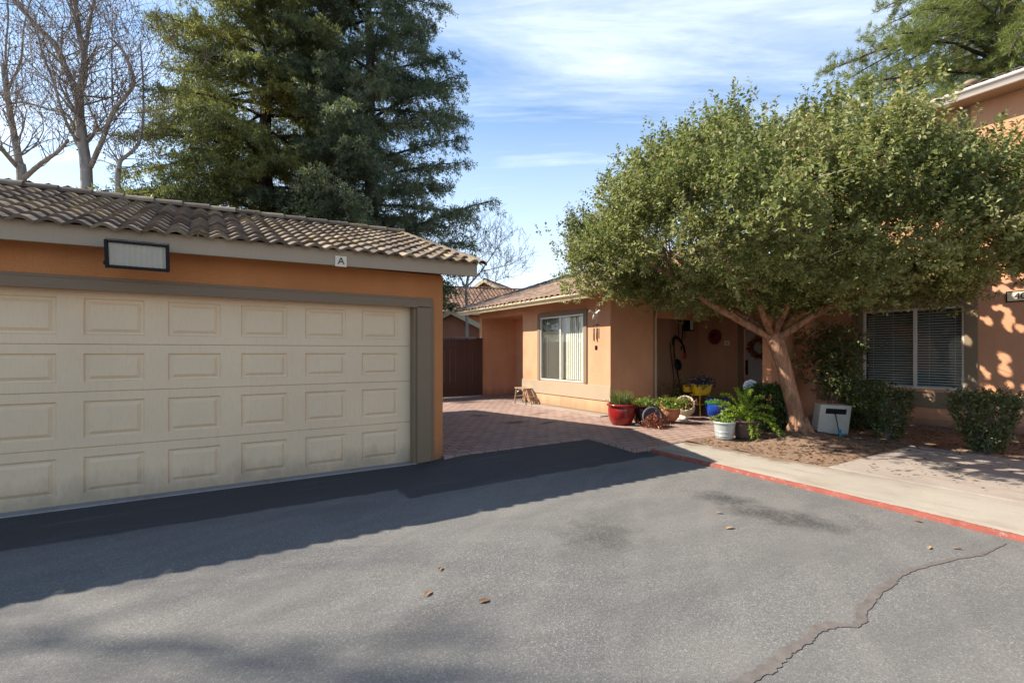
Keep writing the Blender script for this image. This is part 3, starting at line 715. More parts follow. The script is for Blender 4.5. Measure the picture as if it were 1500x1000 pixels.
# flood light under the eave
fl = thing('flood_light', 'black rectangular flood light with a pale ribbed lens fixed to the garage eave', 'flood light', (-0.53, 5.70, 2.42))
tilt = R(16)
ax = Vector((1, 0, 0)); nrm = Vector((0, -math.cos(tilt), -math.sin(tilt))); upv = Vector((0, -math.sin(tilt), math.cos(tilt)))
c = Vector((-0.53, 5.69, 2.405))
mb = MB(); hw, hh = 0.235, 0.125
for s_ in (-1, 1):
    mb.obox(c + ax*s_*(hw-0.009), ax, upv, nrm, 0.013, hh+0.006, 0.05); mb.obox(c + upv*s_*(hh-0.009), ax, upv, nrm, hw-0.022, 0.013, 0.05)
mb.obox(c - nrm*0.05, ax, upv, nrm, hw-0.01, hh-0.01, 0.006)
mb.obox(c - nrm*0.085, ax, upv, nrm, 0.15, 0.08, 0.028)
mb.obox(c - nrm*0.13 + upv*0.02, ax, upv, nrm, 0.04, 0.03, 0.03)
mb.build('housing', M['black'], fl, bevel=0.006)
mb = MB()
m_ = 40; v = []
for i in range(m_+1):
    t = i/m_; x = -hw+0.024 + t*(2*hw-0.048); rib = 0.006*math.sin(t*m_*math.pi*0.5)
    for zz in (-hh+0.024, hh-0.024): v.append(c + ax*x + upv*zz + nrm*(0.026 + rib))
mb.add(v, [(2*i, 2*i+2, 2*i+3, 2*i+1) for i in range(m_)], 0.5, True)
mb.build('lens', M['flood_lens'], fl, recalc=False)
mb = MB(); mb.obox(c - ax*(hw+0.008) - upv*0.09, ax, upv, nrm, 0.01, 0.016, 0.02); mb.build('hinge_knob', M['black'], fl, bevel=0.003)

# letter plate on the fascia
sg = thing('letter_plate', 'small cream square plate reading A on the garage fascia', 'sign', (1.335, 5.82, 2.52))
mb = MB(); z_ = ez(1.335); mb.box(1.27, 1.40, EY-0.016, EY-0.001, z_-0.012, z_+0.112); mb.build('plate', M['sign_white'], sg, bevel=0.003)
font_mesh('letter', 'A', 0.115, M['sign_ink'], sg, (1.335, EY-0.020, z_+0.05), (1, 0, 0), (0, 0, 1), 0.003)
# ------------------------------------------------------------------ SINGLE-STOREY HOUSE
hs = thing('house', 'single storey orange stucco house with a low tiled roof and cream gutter behind the patio', 'house', (7.66, 7.95, 0))
HX = 7.66
SH = 0.33
rz = lambda x: 2.80 + SH*(x-7.05)     # roof underside line
mb = MB()
WY0, WY1, WZ0, WZ1 = 8.84, 10.62, 0.765, 2.43
mb.wall('x', HX, HX+0.16, 7.95, 11.48, 0.0, 2.98, [(WY0, WY1, WZ0, WZ1)])
mb.wall('x', HX, HX+0.16, 11.481, 13.90, 2.60, 2.98)                       # beam over the side entry
mb.box(HX+0.161, 9.13, 11.34, 11.48, 0.0, 2.95)                             # near cheek of the entry
mb.wall('y', 13.90, 14.06, HX+0.0, 16.0, 0.0, 2.97)                         # far wing wall
mb.wall('x', 8.97, 9.13, 11.481, 13.899, 0.0, 2.95, [(11.62, 12.55, -0.1, 2.12)])
mb.add([(HX+0.16, 11.48, 2.62), (8.97, 11.48, 2.62), (8.97, 13.9, 2.62), (HX+0.16, 13.9, 2.62)], [(0,1,2,3)])
# gable wall toward the camera, with the front porch recess cut out of it
mb.box(HX+0.161, 9.06, 7.951, 8.11, 0.0, 2.58)
mb.box(8.90, 9.06, 8.111, 8.78, 0.0, 2.9)
mb.prism([(HX+0.161, 2.581), (11.95, 2.581), (12.25, 2.581), (12.25, rz(12.25)-0.005), (HX+0.161, rz(HX+0.161)-0.005)], 'y', 7.953, 8.108)
mb.prism([(8.90, 0.0), (16.0, 0.0), (16.0, 3.2), (12.25, rz(12.2)), (8.90, rz(8.9)-0.02)], 'y', 8.78, 8.94)
mb.box(15.84, 16.0, 8.94, 13.9, 0, 3.0)
mb.build('wall', M['stucco_house'], hs)
mb = MB()
mb.box(HX-0.022, HX-0.001, 7.93, 11.50, 0.405, 0.745); mb.build('sill_band', M['fascia'], hs, bevel=0.004)  # lighter fascia colour stands in for sunlight on this trim band
mb = MB(); mb.box(HX-0.012, HX-0.001, 7.94, 11.49, 0.095, 0.130); mb.build('weep_screed', M['trim'], hs)
# front window
def side_window(parent, X, y0, y1, z0, z1, fmat, tmat, tw, mull, name='window', top=True):
    mb = MB(); f = 0.04
    mb.box(X-0.012, X+0.05, y0+0.001, y0+f, z0+0.001, z1-0.001); mb.box(X-0.012, X+0.05, y1-f, y1-0.001, z0+0.001, z1-0.001)
    mb.box(X-0.012, X+0.05, y0+f, y1-f, z0+0.001, z0+f); mb.box(X-0.012, X+0.05, y0+f, y1-f, z1-f, z1-0.001)
    mb.box(X-0.006, X+0.045, mull-0.028, mull+0.028, z0+f, z1-f)
    w = mb.build(name, fmat, parent, bevel=0.003)
    for a, b in ((y0+f, mull-0.028), (mull+0.028, y1-f)):
        g = MB(); g.box(X+0.018, X+0.022, a, b, z0+f, z1-f); g.build('pane', M['glass'], w)
    t = MB()
    t.box(X-0.03, X-0.001, y0-tw, y0-0.001, z0, z1+tw); t.box(X-0.03, X-0.001, y1+0.001, y1+tw, z0, z1+tw)
    t.box(X-0.03, X-0.001, y0-0.001, y1+0.001, z1+0.001, z1+tw)
    t.build('trim', tmat, w, bevel=0.004)
    return w
w1 = side_window(hs, HX, WY0, WY1, WZ0, WZ1, M['alum'], M['trim'], 0.115, 9.76)
mb = MB(); k = 0; y = WY0+0.05
while y < WY1-0.05:
    a = R(12 + random.uniform(-4, 4)); mb.obox((HX+0.11, y, (WZ0+WZ1)/2), (math.sin(a), math.cos(a), 0), (math.cos(a), -math.sin(a), 0), (0, 0, 1), 0.048, 0.002, (WZ1-WZ0)/2-0.05); y += 0.082
mb.build('vertical_blind', M['blind'], w1)
mb = MB(); mb.box(HX+0.030, HX+0.032, 9.79, WY1-0.045, WZ0+0.045, WZ1-0.045)
m_, nt_, b_ = nodes_of('screen_mesh'); b_.inputs['Base Color'].default_value = (0.10, 0.09, 0.075, 1); b_.inputs['Alpha'].default_value = 0.42; M['screen_mesh'] = m_
mb.build('insect_screen', M['screen_mesh'], w1)
mb = MB(); mb.box(HX+0.17, HX+1.2, 8.3, 11.3, 0.1, 2.95); mb.build('dark_room_box', M['room'], hs)  # dark box standing in for the shade indoors
# side entry door
mb = MB(); mb.box(9.00, 9.05, 11.66, 12.51, 0.09, 2.08); sd = mb.build('side_door', M['side_door'], hs, bevel=0.004)
mb = MB(); mb.box(8.945, 8.969, 11.50, 11.66, 0.09, 2.20); mb.box(8.945, 8.969, 12.51, 12.62, 0.09, 2.20); mb.box(8.945, 8.969, 11.66, 12.51, 2.08, 2.20); mb.build('door_frame', M['trim'], sd)
mb = MB(); mb.lathe([(0.0, 0), (0.03, 0.005), (0.034, 0.02), (0.02, 0.035), (0.0, 0.04)], 12, (8.999, 11.74, 1.02), Matrix.Rotation(R(-90), 3, 'Y')); mb.build('handle', M['chrome'], sd)
# roof
X0, XR = 6.98, 12.3
Y0r, Y1r = 7.62, 14.42
e = Vector((X0, Y1r, 2.80+SH*(X0-7.05)+0.06)); slp = Vector((1, 0, SH)).normalized(); runh = (XR-X0)*math.sqrt(1+SH*SH)
hroof = tile_roof('roof', M['tile_tan'], hs, e, (0, -1, 0), slp, Y1r-Y0r, runh, 0.21, 0.33, 0.026, 0.028, 6)
e2 = Vector((17.6, Y1r, 2.80+SH*(X0-7.05)+0.06)); tile_roof('roof', M['tile_tan'], hs, e2, (0, -1, 0), Vector((-1, 0, SH)).normalized(), Y1r-Y0r, (17.6-XR)*math.sqrt(1+SH*SH), 0.21, 0.33, 0.026, 0.028, 3)
ridge_caps('ridge_cap', M['tile_tan'], hroof, (XR, Y0r, rz(XR)+0.10), (XR, Y1r, rz(XR)+0.10))
ridge_caps('verge_tile', M['tile'], hroof, (X0, Y0r, rz(X0)+0.075), (XR, Y0r, rz(XR)+0.09), 0.085, 0.33)
ridge_caps('verge_tile', M['tile'], hroof, (X0, Y1r, rz(X0)+0.075), (XR, Y1r, rz(XR)+0.09), 0.085, 0.33)
for yv in (Y0r-0.02, Y1r-0.02):
    mb = MB(); mb.prism([(7.14, rz(7.14)-0.13), (XR, rz(XR)-0.13), (XR, rz(XR)+0.05), (7.14, rz(7.14)+0.05)], 'y', yv, yv+0.045); mb.build('barge_board', M['fascia'], hs, bevel=0.004)
mb = MB(); mb.prism([(7.10, rz(7.10)+0.02), (XR, rz(XR)+0.02), (XR, rz(XR)+0.04), (7.10, rz(7.10)+0.04)], 'y', Y0r+0.03, Y1r-0.03); mb.build('soffit', M['fascia'], hs)
# moulded gutter (ogee) along the eave
def gutter(parent, prof, axis, a, b, mat, name='gutter'):
    mb = MB(); n = len(prof); v = []
    for t in (a, b):
        for u, z in prof: v.append((u, t, z) if axis == 'y' else (t, u, z))
    mb.add(v, [(i, i+1, n+i+1, n+i) for i in range(n-1)]); mb.add([v[i] for i in range(n)], [tuple(range(n))]); mb.add([v[n+i] for i in range(n)], [tuple(range(n-1, -1, -1))])
    return mb.build(name, mat, parent, recalc=False)
gz = 2.70
gutter(hs, [(7.13, gz+0.14), (7.13, gz), (7.075, gz), (7.055, gz+0.035), (7.035, gz+0.06), (7.005, gz+0.085), (6.995, gz+0.105), (6.995, gz+0.125), (7.01, gz+0.13), (7.02, gz+0.12)], 'y', Y0r+0.42, Y1r-0.05, M['gutter'])
# porch beam, its gutter and the downspout
mb = MB(); mb.box(9.061, 11.86, 7.96, 8.10, 2.33, 2.58); mb.build('porch_beam', M['stucco_house'], hs, bevel=0.006)
gutter(hs, [(7.945, 2.66), (7.945, 2.53), (7.87, 2.53), (7.845, 2.58), (7.835, 2.65), (7.85, 2.655)], 'x', 9.04, 11.8, M['fascia'])
mb = MB(); mb.tube([(9.10, 7.89, 2.55), (9.10, 7.89, 2.42), (9.10, 7.915, 2.30), (9.10, 7.915, 0.28), (9.10, 7.86, 0.17)], 0.036, 10); mb.build('downspout', M['fascia'], hs)
# ------------------------------------------------------------------ TWO-STOREY TOWNHOUSE
tw = thing('townhouse', 'two storey orange stucco townhouse at the right, with a tiled porch over the front door', 'house', (11.87, 5.64, 0))
TX = 11.87
mb = MB()
V0, V1, V2, V3 = 3.055, 4.69, 0.79, 2.37
mb.wall('x', TX, TX+0.16, -7.0, 5.64, 0.0, 6.05, [(V0, V1, V2, V3)])
mb.wall('x', TX, TX+0.16, 5.641, 8.779, 0.0, 3.75, [(6.50, 7.44, -0.1, 2.14)])
mb.wall('y', 5.64, 5.48, TX+0.161, 20.0, 0.0, 6.05)
mb.box(19.8, 20, -7, 5.47, 0, 6); mb.box(TX+0.161, 19.79, -7, -6.85, 0, 6)
# wing wall beside the front door, following the porch roof slope
pz = lambda x: 2.66 + 0.33*(x-9.25)
mb.prism([(10.03, 0.0), (TX-0.001, 0.0), (TX-0.001, pz(TX)-0.02), (10.03, pz(10.03)-0.02)], 'y', 5.642, 5.83)
mb.build('wall', M['stucco_light'], tw)
mb = MB(); mb.box(TX-0.022, TX-0.001, -6.9, 5.60, 0.43, 0.735); mb.build('sill_band', M['trim'], tw, bevel=0.004)
mb = MB(); mb.box(TX-0.014, TX-0.001, -6.9, 5.60, 0.10, 0.215); mb.build('base_board', M['stucco_pink'], tw, bevel=0.004)
w2 = side_window(tw, TX, V0, V1, V2, V3, M['frame_tan'], M['trim'], 0.185, 3.80)
mb = MB(); z = V2+0.05
while z < V3-0.06:
    mb.obox((TX+0.10, (V0+V1)/2, z), (0, 1, 0), (math.cos(R(28)), 0, math.sin(R(28))), (-math.sin(R(28)), 0, math.cos(R(28))), (V1-V0)/2-0.05, 0.024, 0.0015); z += 0.051
for y in (V0+0.16, V0+0.55, V1-0.5, V1-0.15): mb.box(TX+0.099, TX+0.101, y-0.003, y+0.003, V2+0.045, V3-0.045)
mb.build('slat_blind', M['blind_dark'], w2)
mb = MB(); mb.box(TX+0.17, TX+1.6, 2.7, 5.2, 0.1, 2.8); mb.build('dark_room_box', M['room'], tw)
# front door with two raised panels rows, frame and handle set
mb = MB(); mb.box(TX+0.035, TX+0.08, 6.545, 7.395, 0.10, 2.10); fd = mb.build('front_door', M['front_door'], tw, bevel=0.004)
mb = MB()
for a, b in ((6.64, 6.93), (7.01, 7.30)):
    for c_, d_ in ((0.25, 0.85), (0.95, 1.25), (1.35, 1.95)):
        mb.box(TX+0.028, TX+0.034, a, b, c_, d_); mb.box(TX+0.022, TX+0.0275, a+0.035, b-0.035, c_+0.035, d_-0.035)
mb.build('door_panel', M['front_door'], fd, bevel=0.003)
mb = MB(); mb.box(TX-0.025, TX-0.001, 7.396, 7.56, 0.08, 2.25); mb.box(TX-0.025, TX-0.001, 6.40, 6.544, 0.08, 2.25); mb.box(TX-0.025, TX-0.001, 6.545, 7.395, 2.105, 2.25); mb.build('door_frame', M['trim'], fd, bevel=0.004)
mb = MB(); mb.box(TX+0.010, TX+0.0345, 7.30, 7.365, 0.92, 1.30); mb.tube([(TX+0.02, 7.33, 1.20), (TX-0.03, 7.33, 1.18), (TX-0.04, 7.33, 1.08), (TX-0.03, 7.33, 0.98), (TX+0.02, 7.33, 0.96)], 0.011, 8)
mb.lathe([(0.0, 0), (0.03, 0.004), (0.03, 0.02), (0.0, 0.025)], 12, (TX+0.01, 7.33, 1.27), Matrix.Rotation(R(-90), 3, 'Y')); mb.build('handle', M['iron'], fd, bevel=0.003)
mb = MB(); mb.box(TX-0.25, TX+0.1, 6.40, 7.56, 0.05, 0.098); mb.build('door_step', M['walk'], tw, bevel=0.008)
# porch roof
pr = tile_roof('porch_roof', M['tile_tan'], tw, (9.18, 7.92, pz(9.18)+0.07), (0, -1, 0), Vector((1, 0, 0.33)).normalized(), 2.45, (TX-9.18)*math.sqrt(1+0.33**2)-0.02, 0.21, 0.33, 0.026, 0.028, 6)
ridge_caps('verge_tile', M['tile'], pr, (9.18, 5.47, pz(9.18)+0.08), (TX-0.02, 5.47, pz(TX)+0.09), 0.085, 0.33)
mb = MB(); mb.prism([(9.24, pz(9.24)+0.03), (TX-0.01, pz(TX)+0.03), (TX-0.01, pz(TX)+0.05), (9.24, pz(9.24)+0.05)], 'y', 5.52, 7.83); mb.build('soffit', M['fascia'], tw)
mb = MB(); mb.prism([(9.24, pz(9.24)-0.12), (TX-0.005, pz(TX)-0.12), (TX-0.005, pz(TX)+0.05), (9.24, pz(9.24)+0.05)], 'y', 5.46, 5.505); mb.build('barge_board', M['fascia'], tw, bevel=0.004)
mb = MB(); mb.box(9.20, 9.245, 5.505, 7.83, pz(9.2)-0.10, pz(9.2)+0.06); mb.build('fascia', M['fascia'], tw, bevel=0.004)
mb = MB(); mb.box(10.04, 10.24, 5.832, 7.95, pz(10.04)-0.42, pz(10.04)-0.10); mb.build('porch_beam', M['stucco'], tw, bevel=0.006)
# upper roof with gutter, flashing board and vent
uz = 6.05
gutter(tw, [(11.50, uz+0.16), (11.50, uz-0.02), (11.44, uz-0.02), (11.42, uz+0.02), (11.40, uz+0.05), (11.37, uz+0.08), (11.36, uz+0.105), (11.36, uz+0.125), (11.375, uz+0.13), (11.385, uz+0.12)], 'y', -7.2, 5.9, M['gutter_grey'])
mb = MB(); mb.box(11.505, TX-0.002, -7.2, 5.9, uz-0.022, uz+0.0); mb.build('soffit', M['fascia'], tw)
uroof = tile_roof('roof', M['tile'], tw, (11.36, 5.95, uz+0.12), (0, -1, 0), Vector((1, 0, 0.30)).normalized(), 13.1, 4.8, 0.21, 0.33, 0.026, 0.028, 5)
tile_roof('roof', M['tile'], tw, (20.5, 5.95, uz+0.12), (0, -1, 0), Vector((-1, 0, 0.30)).normalized(), 13.1, 4.75, 0.21, 0.33, 0.026, 0.028, 3)
mb = MB(); mb.lathe([(0.09, 0), (0.09, 0.28), (0.125, 0.30), (0.125, 0.35), (0.08, 0.39), (0.001, 0.40)], 16, (12.15, 3.05, 6.21)); mb.build('roof_vent', M['trim'], tw)
mb = MB(); mb.box(TX-0.03, TX-0.001, 2.98, 3.14, 3.4, uz-0.025); mb.build('corner_board', M['trim'], tw, bevel=0.004)
# house number plate
pl = thing('house_number_plate', 'pale plate with a dark frame reading 403 on the right townhouse wall', 'sign', (TX, 2.30, 2.40))
mb = MB(); mb.box(TX-0.018, TX-0.002, 2.06, 2.51, 2.375, 2.565); mb.build('plate_frame', M['black'], pl, bevel=0.003)
mb = MB(); mb.box(TX-0.022, TX-0.0185, 2.08, 2.49, 2.395, 2.545); mb.build('plate', M['sign_white'], pl)
font_mesh('digits', '403', 0.155, M['sign_ink'], pl, (TX-0.027, 2.29, 2.47), (0, -1, 0), (0, 0, 1), 0.002)

# ------------------------------------------------------------------ fence, gate, far neighbours
fe = thing('fence_gate', 'dark brown vertical board gate between the garage and the house', 'gate', (6.9, 13.85, 0))
mb = MB(); x = 6.08
while x < 7.64:
    w_ = min(0.20, 7.65-x); mb.box(x+0.005, x+w_-0.005, 13.82+random.uniform(0, .006), 13.845+random.uniform(0, .006), 0.11, 1.93+random.uniform(-.004, .004)); x += 0.20
mb.build('board', M['fence'], fe, bevel=0.004)
for zr in (0.30, 1.60): mb = MB(); mb.box(6.06, 7.65, 13.853, 13.895, zr, zr+0.10); mb.build('rail', M['fence'], fe)
mb = MB(); mb.box(6.05, 7.655, 13.80, 13.90, 1.935, 1.965); mb.build('cap_rail', M['fence'], fe, bevel=0.004)
f2 = thing('board_fence', 'dark brown board fence running behind the garage beside the gate', 'fence', (4.5, 13.9, 0))
mb = MB(); x = 2.6
while x < 5.85:
    mb.box(x+0.004, x+0.14, 13.87+random.uniform(0, .006), 13.89, 0.08, 1.88+random.uniform(-.01, .01)); x += 0.145
mb.build('board', M['fence'], f2)
mb = MB(); mb.box(5.90, 6.01, 13.80, 13.91, 0.0, 1.93); mb.build('post', M['wood_pale'], f2, bevel=0.006)

def far_house(label, c, rot, w, d, eave, ridge, tile, stucco, gname='neighbour_house', windows=()):
    """gabled house: ridge runs along local x; local front faces -y"""
    h = thing(gname, label, 'house', (c[0], c[1], 0))
    mt = Matrix.Rotation(rot, 4, 'Z'); P = lambda x, y, z: tuple(mt @ Vector((x, y, z)) + Vector((c[0], c[1], 0)))
    mb = MB()
    v = [P(-w/2,-d/2,0),P(w/2,-d/2,0),P(w/2,d/2,0),P(-w/2,d/2,0),P(-w/2,-d/2,eave),P(w/2,-d/2,eave),P(w/2,d/2,eave),P(-w/2,d/2,eave),P(-w/2,0,ridge-0.1),P(w/2,0,ridge-0.1)]
    mb.add(v, [(0,1,5,4),(1,2,6,9,5),(2,3,7,6),(3,0,4,8,7)]); mb.build('wall', stucco, h)
    ov = 0.45; k = (ridge-eave)/(d/2); zl = eave - ov*k + 0.1
    for s_ in (-1, 1):
        o = Vector(P(-w/2-ov, s_*(d/2+ov), zl)); a = mt @ Vector((1,0,0)); sl_ = (mt @ Vector((0, -s_, k))).normalized()
        r_ = tile_roof('roof', tile, h, o, a, sl_, w+2*ov, (d/2+ov)*math.sqrt(1+k*k), 0.25, 0.36, 0.03, 0.03, 4)
    ridge_caps('ridge_cap', tile, r_, P(-w/2-ov, 0, ridge+0.14), P(w/2+ov, 0, ridge+0.14))
    for sx in (-1, 1):
        for s_ in (-1, 1): mb = MB(); mb.bar(P(sx*(w/2+ov-0.03), s_*(d/2+ov), zl-0.03), P(sx*(w/2+ov-0.03), s_*0.02, ridge-0.0), 0.05, 0.22); mb.build('barge_board', M['gutter'], h)
    for s_ in (-1, 1): mb = MB(); mb.bar(P(-w/2-ov+0.05, s_*(d/2+ov-0.03), zl-0.05), P(w/2+ov-0.05, s_*(d/2+ov-0.03), zl-0.05), 0.04, 0.17); mb.build('fascia', M['gutter'], h)
    for (x0, x1, z0, z1, face) in windows:
        mb = MB(); 
        if face == 'f': mb.bar(P((x0+x1)/2, -d/2-0.02, z0), P((x0+x1)/2, -d/2-0.02, z1), x1-x0, 0.05, mt @ Vector((0,1,0)))
        else: mb.bar(P(w/2*(1 if face == 'r' else -1)*1.004, (x0+x1)/2, z0), P(w/2*(1 if face == 'r' else -1)*1.004, (x0+x1)/2, z1), x1-x0, 0.05, mt @ Vector((1,0,0)))
        mb.build('window', M['gutter_grey'], h)
    return h
p = at_depth(672, 500, 34); far_house('far neighbour house with a broad red brown tiled roof behind the gate', (p.x, p.y), R(-17), 8.2, 9.0, 4.0, 5.95, M['tile_red'], M['stucco'], windows=((1.0, 2.2, 2.2, 3.2, 'f'),))
p = at_depth(742, 500, 41); far_house('farthest tan gabled house just left of the patio house roof', (p.x, p.y), R(38), 9.0, 6.5, 4.9, 6.9, M['tile_tan'], M['stucco_pink'])
p = at_depth(672, 500, 25); far_house('low outbuilding with a tiled gable and pale garage door right behind the gate', (p.x, p.y), R(57), 5.0, 3.4, 2.45, 3.35, M['tile_tan'], M['stucco_pink'], 'neighbour_outbuilding', windows=((-1.1, 1.1, 0.1, 2.2, 'l'),))

# ------------------------------------------------------------------ MAIN TREE (broad crown over the planting bed)
TB = Vector((8.38, 4.25, 0.10))
tr = thing('broadleaf_tree', 'broad evergreen tree with a leaning red brown trunk in front of the townhouse', 'tree', TB)
T = Tree(5)
uF = Vector((FWD[0], FWD[1], 0)); uR = Vector((RGT[0], RGT[1], 0))
def W(u, v, z): return uR*u + uF*v + Vector((0, 0, z))       # plan axes of the crown: across and away
tb_u, tb_v = RGT[0]*TB.x+RGT[1]*TB.y, FWD[0]*TB.x+FWD[1]*TB.y
# flared foot, trunk leaning to the left
tp = [W(tb_u+0.02, tb_v, 0.02), W(tb_u, tb_v, 0.16), W(tb_u-0.06, tb_v, 0.5), W(tb_u-0.17, tb_v+0.02, 1.0), W(tb_u-0.27, tb_v+0.03, 1.4), W(tb_u-0.38, tb_v+0.05, 1.72), W(tb_u-0.46, tb_v+0.06, 1.86)]
T.mb.tube(tp, [0.205, 0.150, 0.122, 0.113, 0.115, 0.138, 0.12], 14, True, 0.05)
for a, ln in ((0.2, 0.55), (1.5, 0.4), (2.6, 0.45), (4.0, 0.5), (5.2, 0.5)):   # root flares
    d = Vector((math.cos(a), math.sin(a), 0)); b0 = W(tb_u, tb_v, 0)
    T.mb.tube([b0 + d*0.06 + Vector((0,0,0.42)), b0 + d*0.11 + Vector((0,0,0.24)), b0 + d*0.20 + Vector((0,0,0.13)), b0 + d*(0.20+ln*0.5) + Vector((0,0,0.055)), b0 + d*(0.22+ln) + Vector((0,0,-0.06))], [0.07, 0.085, 0.07, 0.045, 0.02], 8, True, 0.06)
fork = tp[-2]
limbs = [ [(-0.45,0,1.75), (-0.95,0.1,2.05), (-1.5,0.0,2.32), (-2.2,-0.2,2.75), (-2.9,-0.3,3.1)],
          [(-0.45,0,1.78), (-0.8,0.5,2.25), (-1.2,1.1,2.8), (-1.6,1.6,3.4)],
          [(-0.42,0,1.8), (-0.35,-0.3,2.3), (-0.5,-0.8,2.8), (-0.8,-1.2,3.15), (-1.1,-1.5,3.4)],
          [(-0.40,0,1.8), (-0.15,0.2,2.4), (0.2,0.3,3.1), (0.4,0.2,3.2), (0.45,0.1,3.5)],
          [(-0.36,0,1.72), (0.1,-0.2,2.1), (0.8,-0.5,2.5), (1.6,-0.7,3.0), (2.4,-0.9,3.5)],
          [(-0.36,0,1.75), (0.2,0.5,2.2), (0.9,1.0,2.7), (1.6,1.3,3.3)],
          [(0.1,-0.2,2.1), (0.5,-0.9,2.5), (1.1,-1.6,3.1), (1.7,-2.0,3.7)],
          [(-0.45,0,1.78), (-1.0,-0.6,2.3), (-1.8,-1.2,2.9), (-2.4,-1.5,3.5)] ]
lr = [0.072, 0.06, 0.062, 0.072, 0.07, 0.06, 0.05, 0.052]
for l, r in zip(limbs, lr):
    P_ = [W(tb_u+a, tb_v+b, z) for a, b, z in l]; T.limb(P_, r, r*0.4, 9)
    for i in range(2, len(P_)):
        for q in range(2):
            d = (P_[i]-P_[i-1]).normalized() + Vector((T.r.gauss(0, .5), T.r.gauss(0, .5), T.r.uniform(0, .6)))
            T.grow(P_[i], d, 0.55, r*0.36, 1, 0.35, 0.3, (2, 3), 0.68, 0.006)
trunk = T.mb.build('trunk', M['bark_tree'], tr, recalc=False)
struct(T.tw.build('twig', M['twig'], tr, recalc=False), 'stuff')
# crown shell
CU, CV, CZ, AU, AV, HUP, HDN = tb_u-0.05, tb_v-0.10, 3.08, 3.55, 3.0, 2.08, 0.60
def crown_pts(n, lo, hi):
    out = []
    while len(out) < n:
        d = rng.normal(size=3); d /= np.linalg.norm(d)
        e = 2.2
        up = d[2] > 0; hz = HUP*(1 - 0.48*max(0.0, d[0]) - 0.30*max(0.0, -d[1])) if up else HDN
        AU = 4.12 if d[0] < 0 else 3.45
        k = (abs(d[0]/AU)**e + abs(d[1]/AV)**e + abs(d[2]/hz)**e)**(-1/e)
        if rng.uniform() > (k/3.4)**1.4: continue
        az = math.atan2(d[1], d[0])
        lump = 0.98 + 0.07*math.sin(3*az+1.3) * (1-abs(d[2])) + 0.06*math.sin(5*az+d[2]*7) + 0.05*math.sin(9*az-d[2]*11+2)
        q = d*k*lump*(rng.uniform(lo, hi))
        skew = 0.22*max(q[2], 0)            # the crown's top sits a little right of its middle
        out.append((q[0]+skew, q[1], q[2], d[0]/AU, d[1]/AV, d[2]/hz))
    a = np.array(out)
    u, v, z = CU + a[:, 0], CV + a[:, 1], CZ + a[:, 2]
    P = np.stack([RGT[0]*u + FWD[0]*v, RGT[1]*u + FWD[1]*v, z], 1)
    nu, nv, nz = a[:, 3]/1, a[:, 4]/1, a[:, 5]/1
    D = unit(np.stack([RGT[0]*nu + FWD[0]*nv, RGT[1]*nu + FWD[1]*nv, nz], 1))
    return P, D
# clump centres, then leafy shoots spread about each of them
def crown_leaves(ncl, lo, hi, per, spread, ln, nl, ll, lw, up):
    C, D = crown_pts(ncl, lo, hi)
    keep = C[:, 0] < 11.55
    C, D = C[keep], D[keep]
    B = np.repeat(C, per, 0) + rng.normal(size=(len(C)*per, 3))*spread*np.array([1, 1, 0.75])
    keep = B[:, 0] < 11.6
    d = np.repeat(D, per, 0)*0.75 + rand_unit(len(B))*0.75 + np.array([0, 0, up])
    B, d = B[keep], d[keep]
    base_t = np.repeat(rng.normal(0.42, 0.19, len(C)), per)[keep]
    V, n = sprigs(B, d, ln, nl, ll, lw, 0.95, 0.15)
    t = np.clip(np.repeat(base_t, nl) + rng.normal(0, 0.17, n), 0, 0.93)
    dead = rng.uniform(size=n) < 0.03; t[dead] = 1.0
    return V, t
V1_, t1_ = crown_leaves(440, 0.78, 1.0, 62, 0.19, 0.22, 16, 0.057, 0.027, 0.55)
V2_, t2_ = crown_leaves(90, 0.35, 0.82, 9, 0.30, 0.28, 12, 0.075, 0.034, 0.3)
V3_, t3_ = crown_leaves(130, 0.98, 1.06, 3, 0.12, 0.26, 16, 0.055, 0.026, 0.9)
VC = np.concatenate([V1_, V2_, V3_]); TC = np.concatenate([t1_, t2_, t3_])
# open gaps in the crown that let sun flecks through to the wall and the ground
sunv = np.array([-0.95, 0.655, 1.0]); sunv /= np.linalg.norm(sunv)
tg = [(11.87, rng.uniform(1.9, 3.05), rng.uniform(0.5, 3.0)) for _ in range(48)] + [(11.87, rng.uniform(-1.5, 1.9), rng.uniform(0.5, 3.5)) for _ in range(24)] + [(rng.uniform(6.8, 9.4), rng.uniform(-0.3, 3.0), 0.1) for _ in range(40)] \
   + [(rng.uniform(9.0, 11.5), rng.uniform(1.5, 4.6), 0.4) for _ in range(16)] + [(11.87, rng.uniform(3.0, 5.4), rng.uniform(0.4, 2.4)) for _ in range(7)] + [(8.25 + rng.uniform(-.1, .1), 4.25, rng.uniform(0.2, 1.6)) for _ in range(6)]
LC = VC.reshape(-1, 4, 3).mean(1); keep = np.ones(len(LC), bool)
for q in tg:
    d_ = LC - np.array(q); d_ = d_ - (d_ @ sunv)[:, None]*sunv
    keep &= np.linalg.norm(d_*np.array([1, 1, rng.uniform(.7, 1.5)]), axis=1) > rng.uniform(0.035, 0.085)
VC = VC.reshape(-1, 4, 3)[keep].reshape(-1, 3); TC = TC[keep]
np_mesh('crown', VC, 4, M['leaf_tree'], tr, TC)
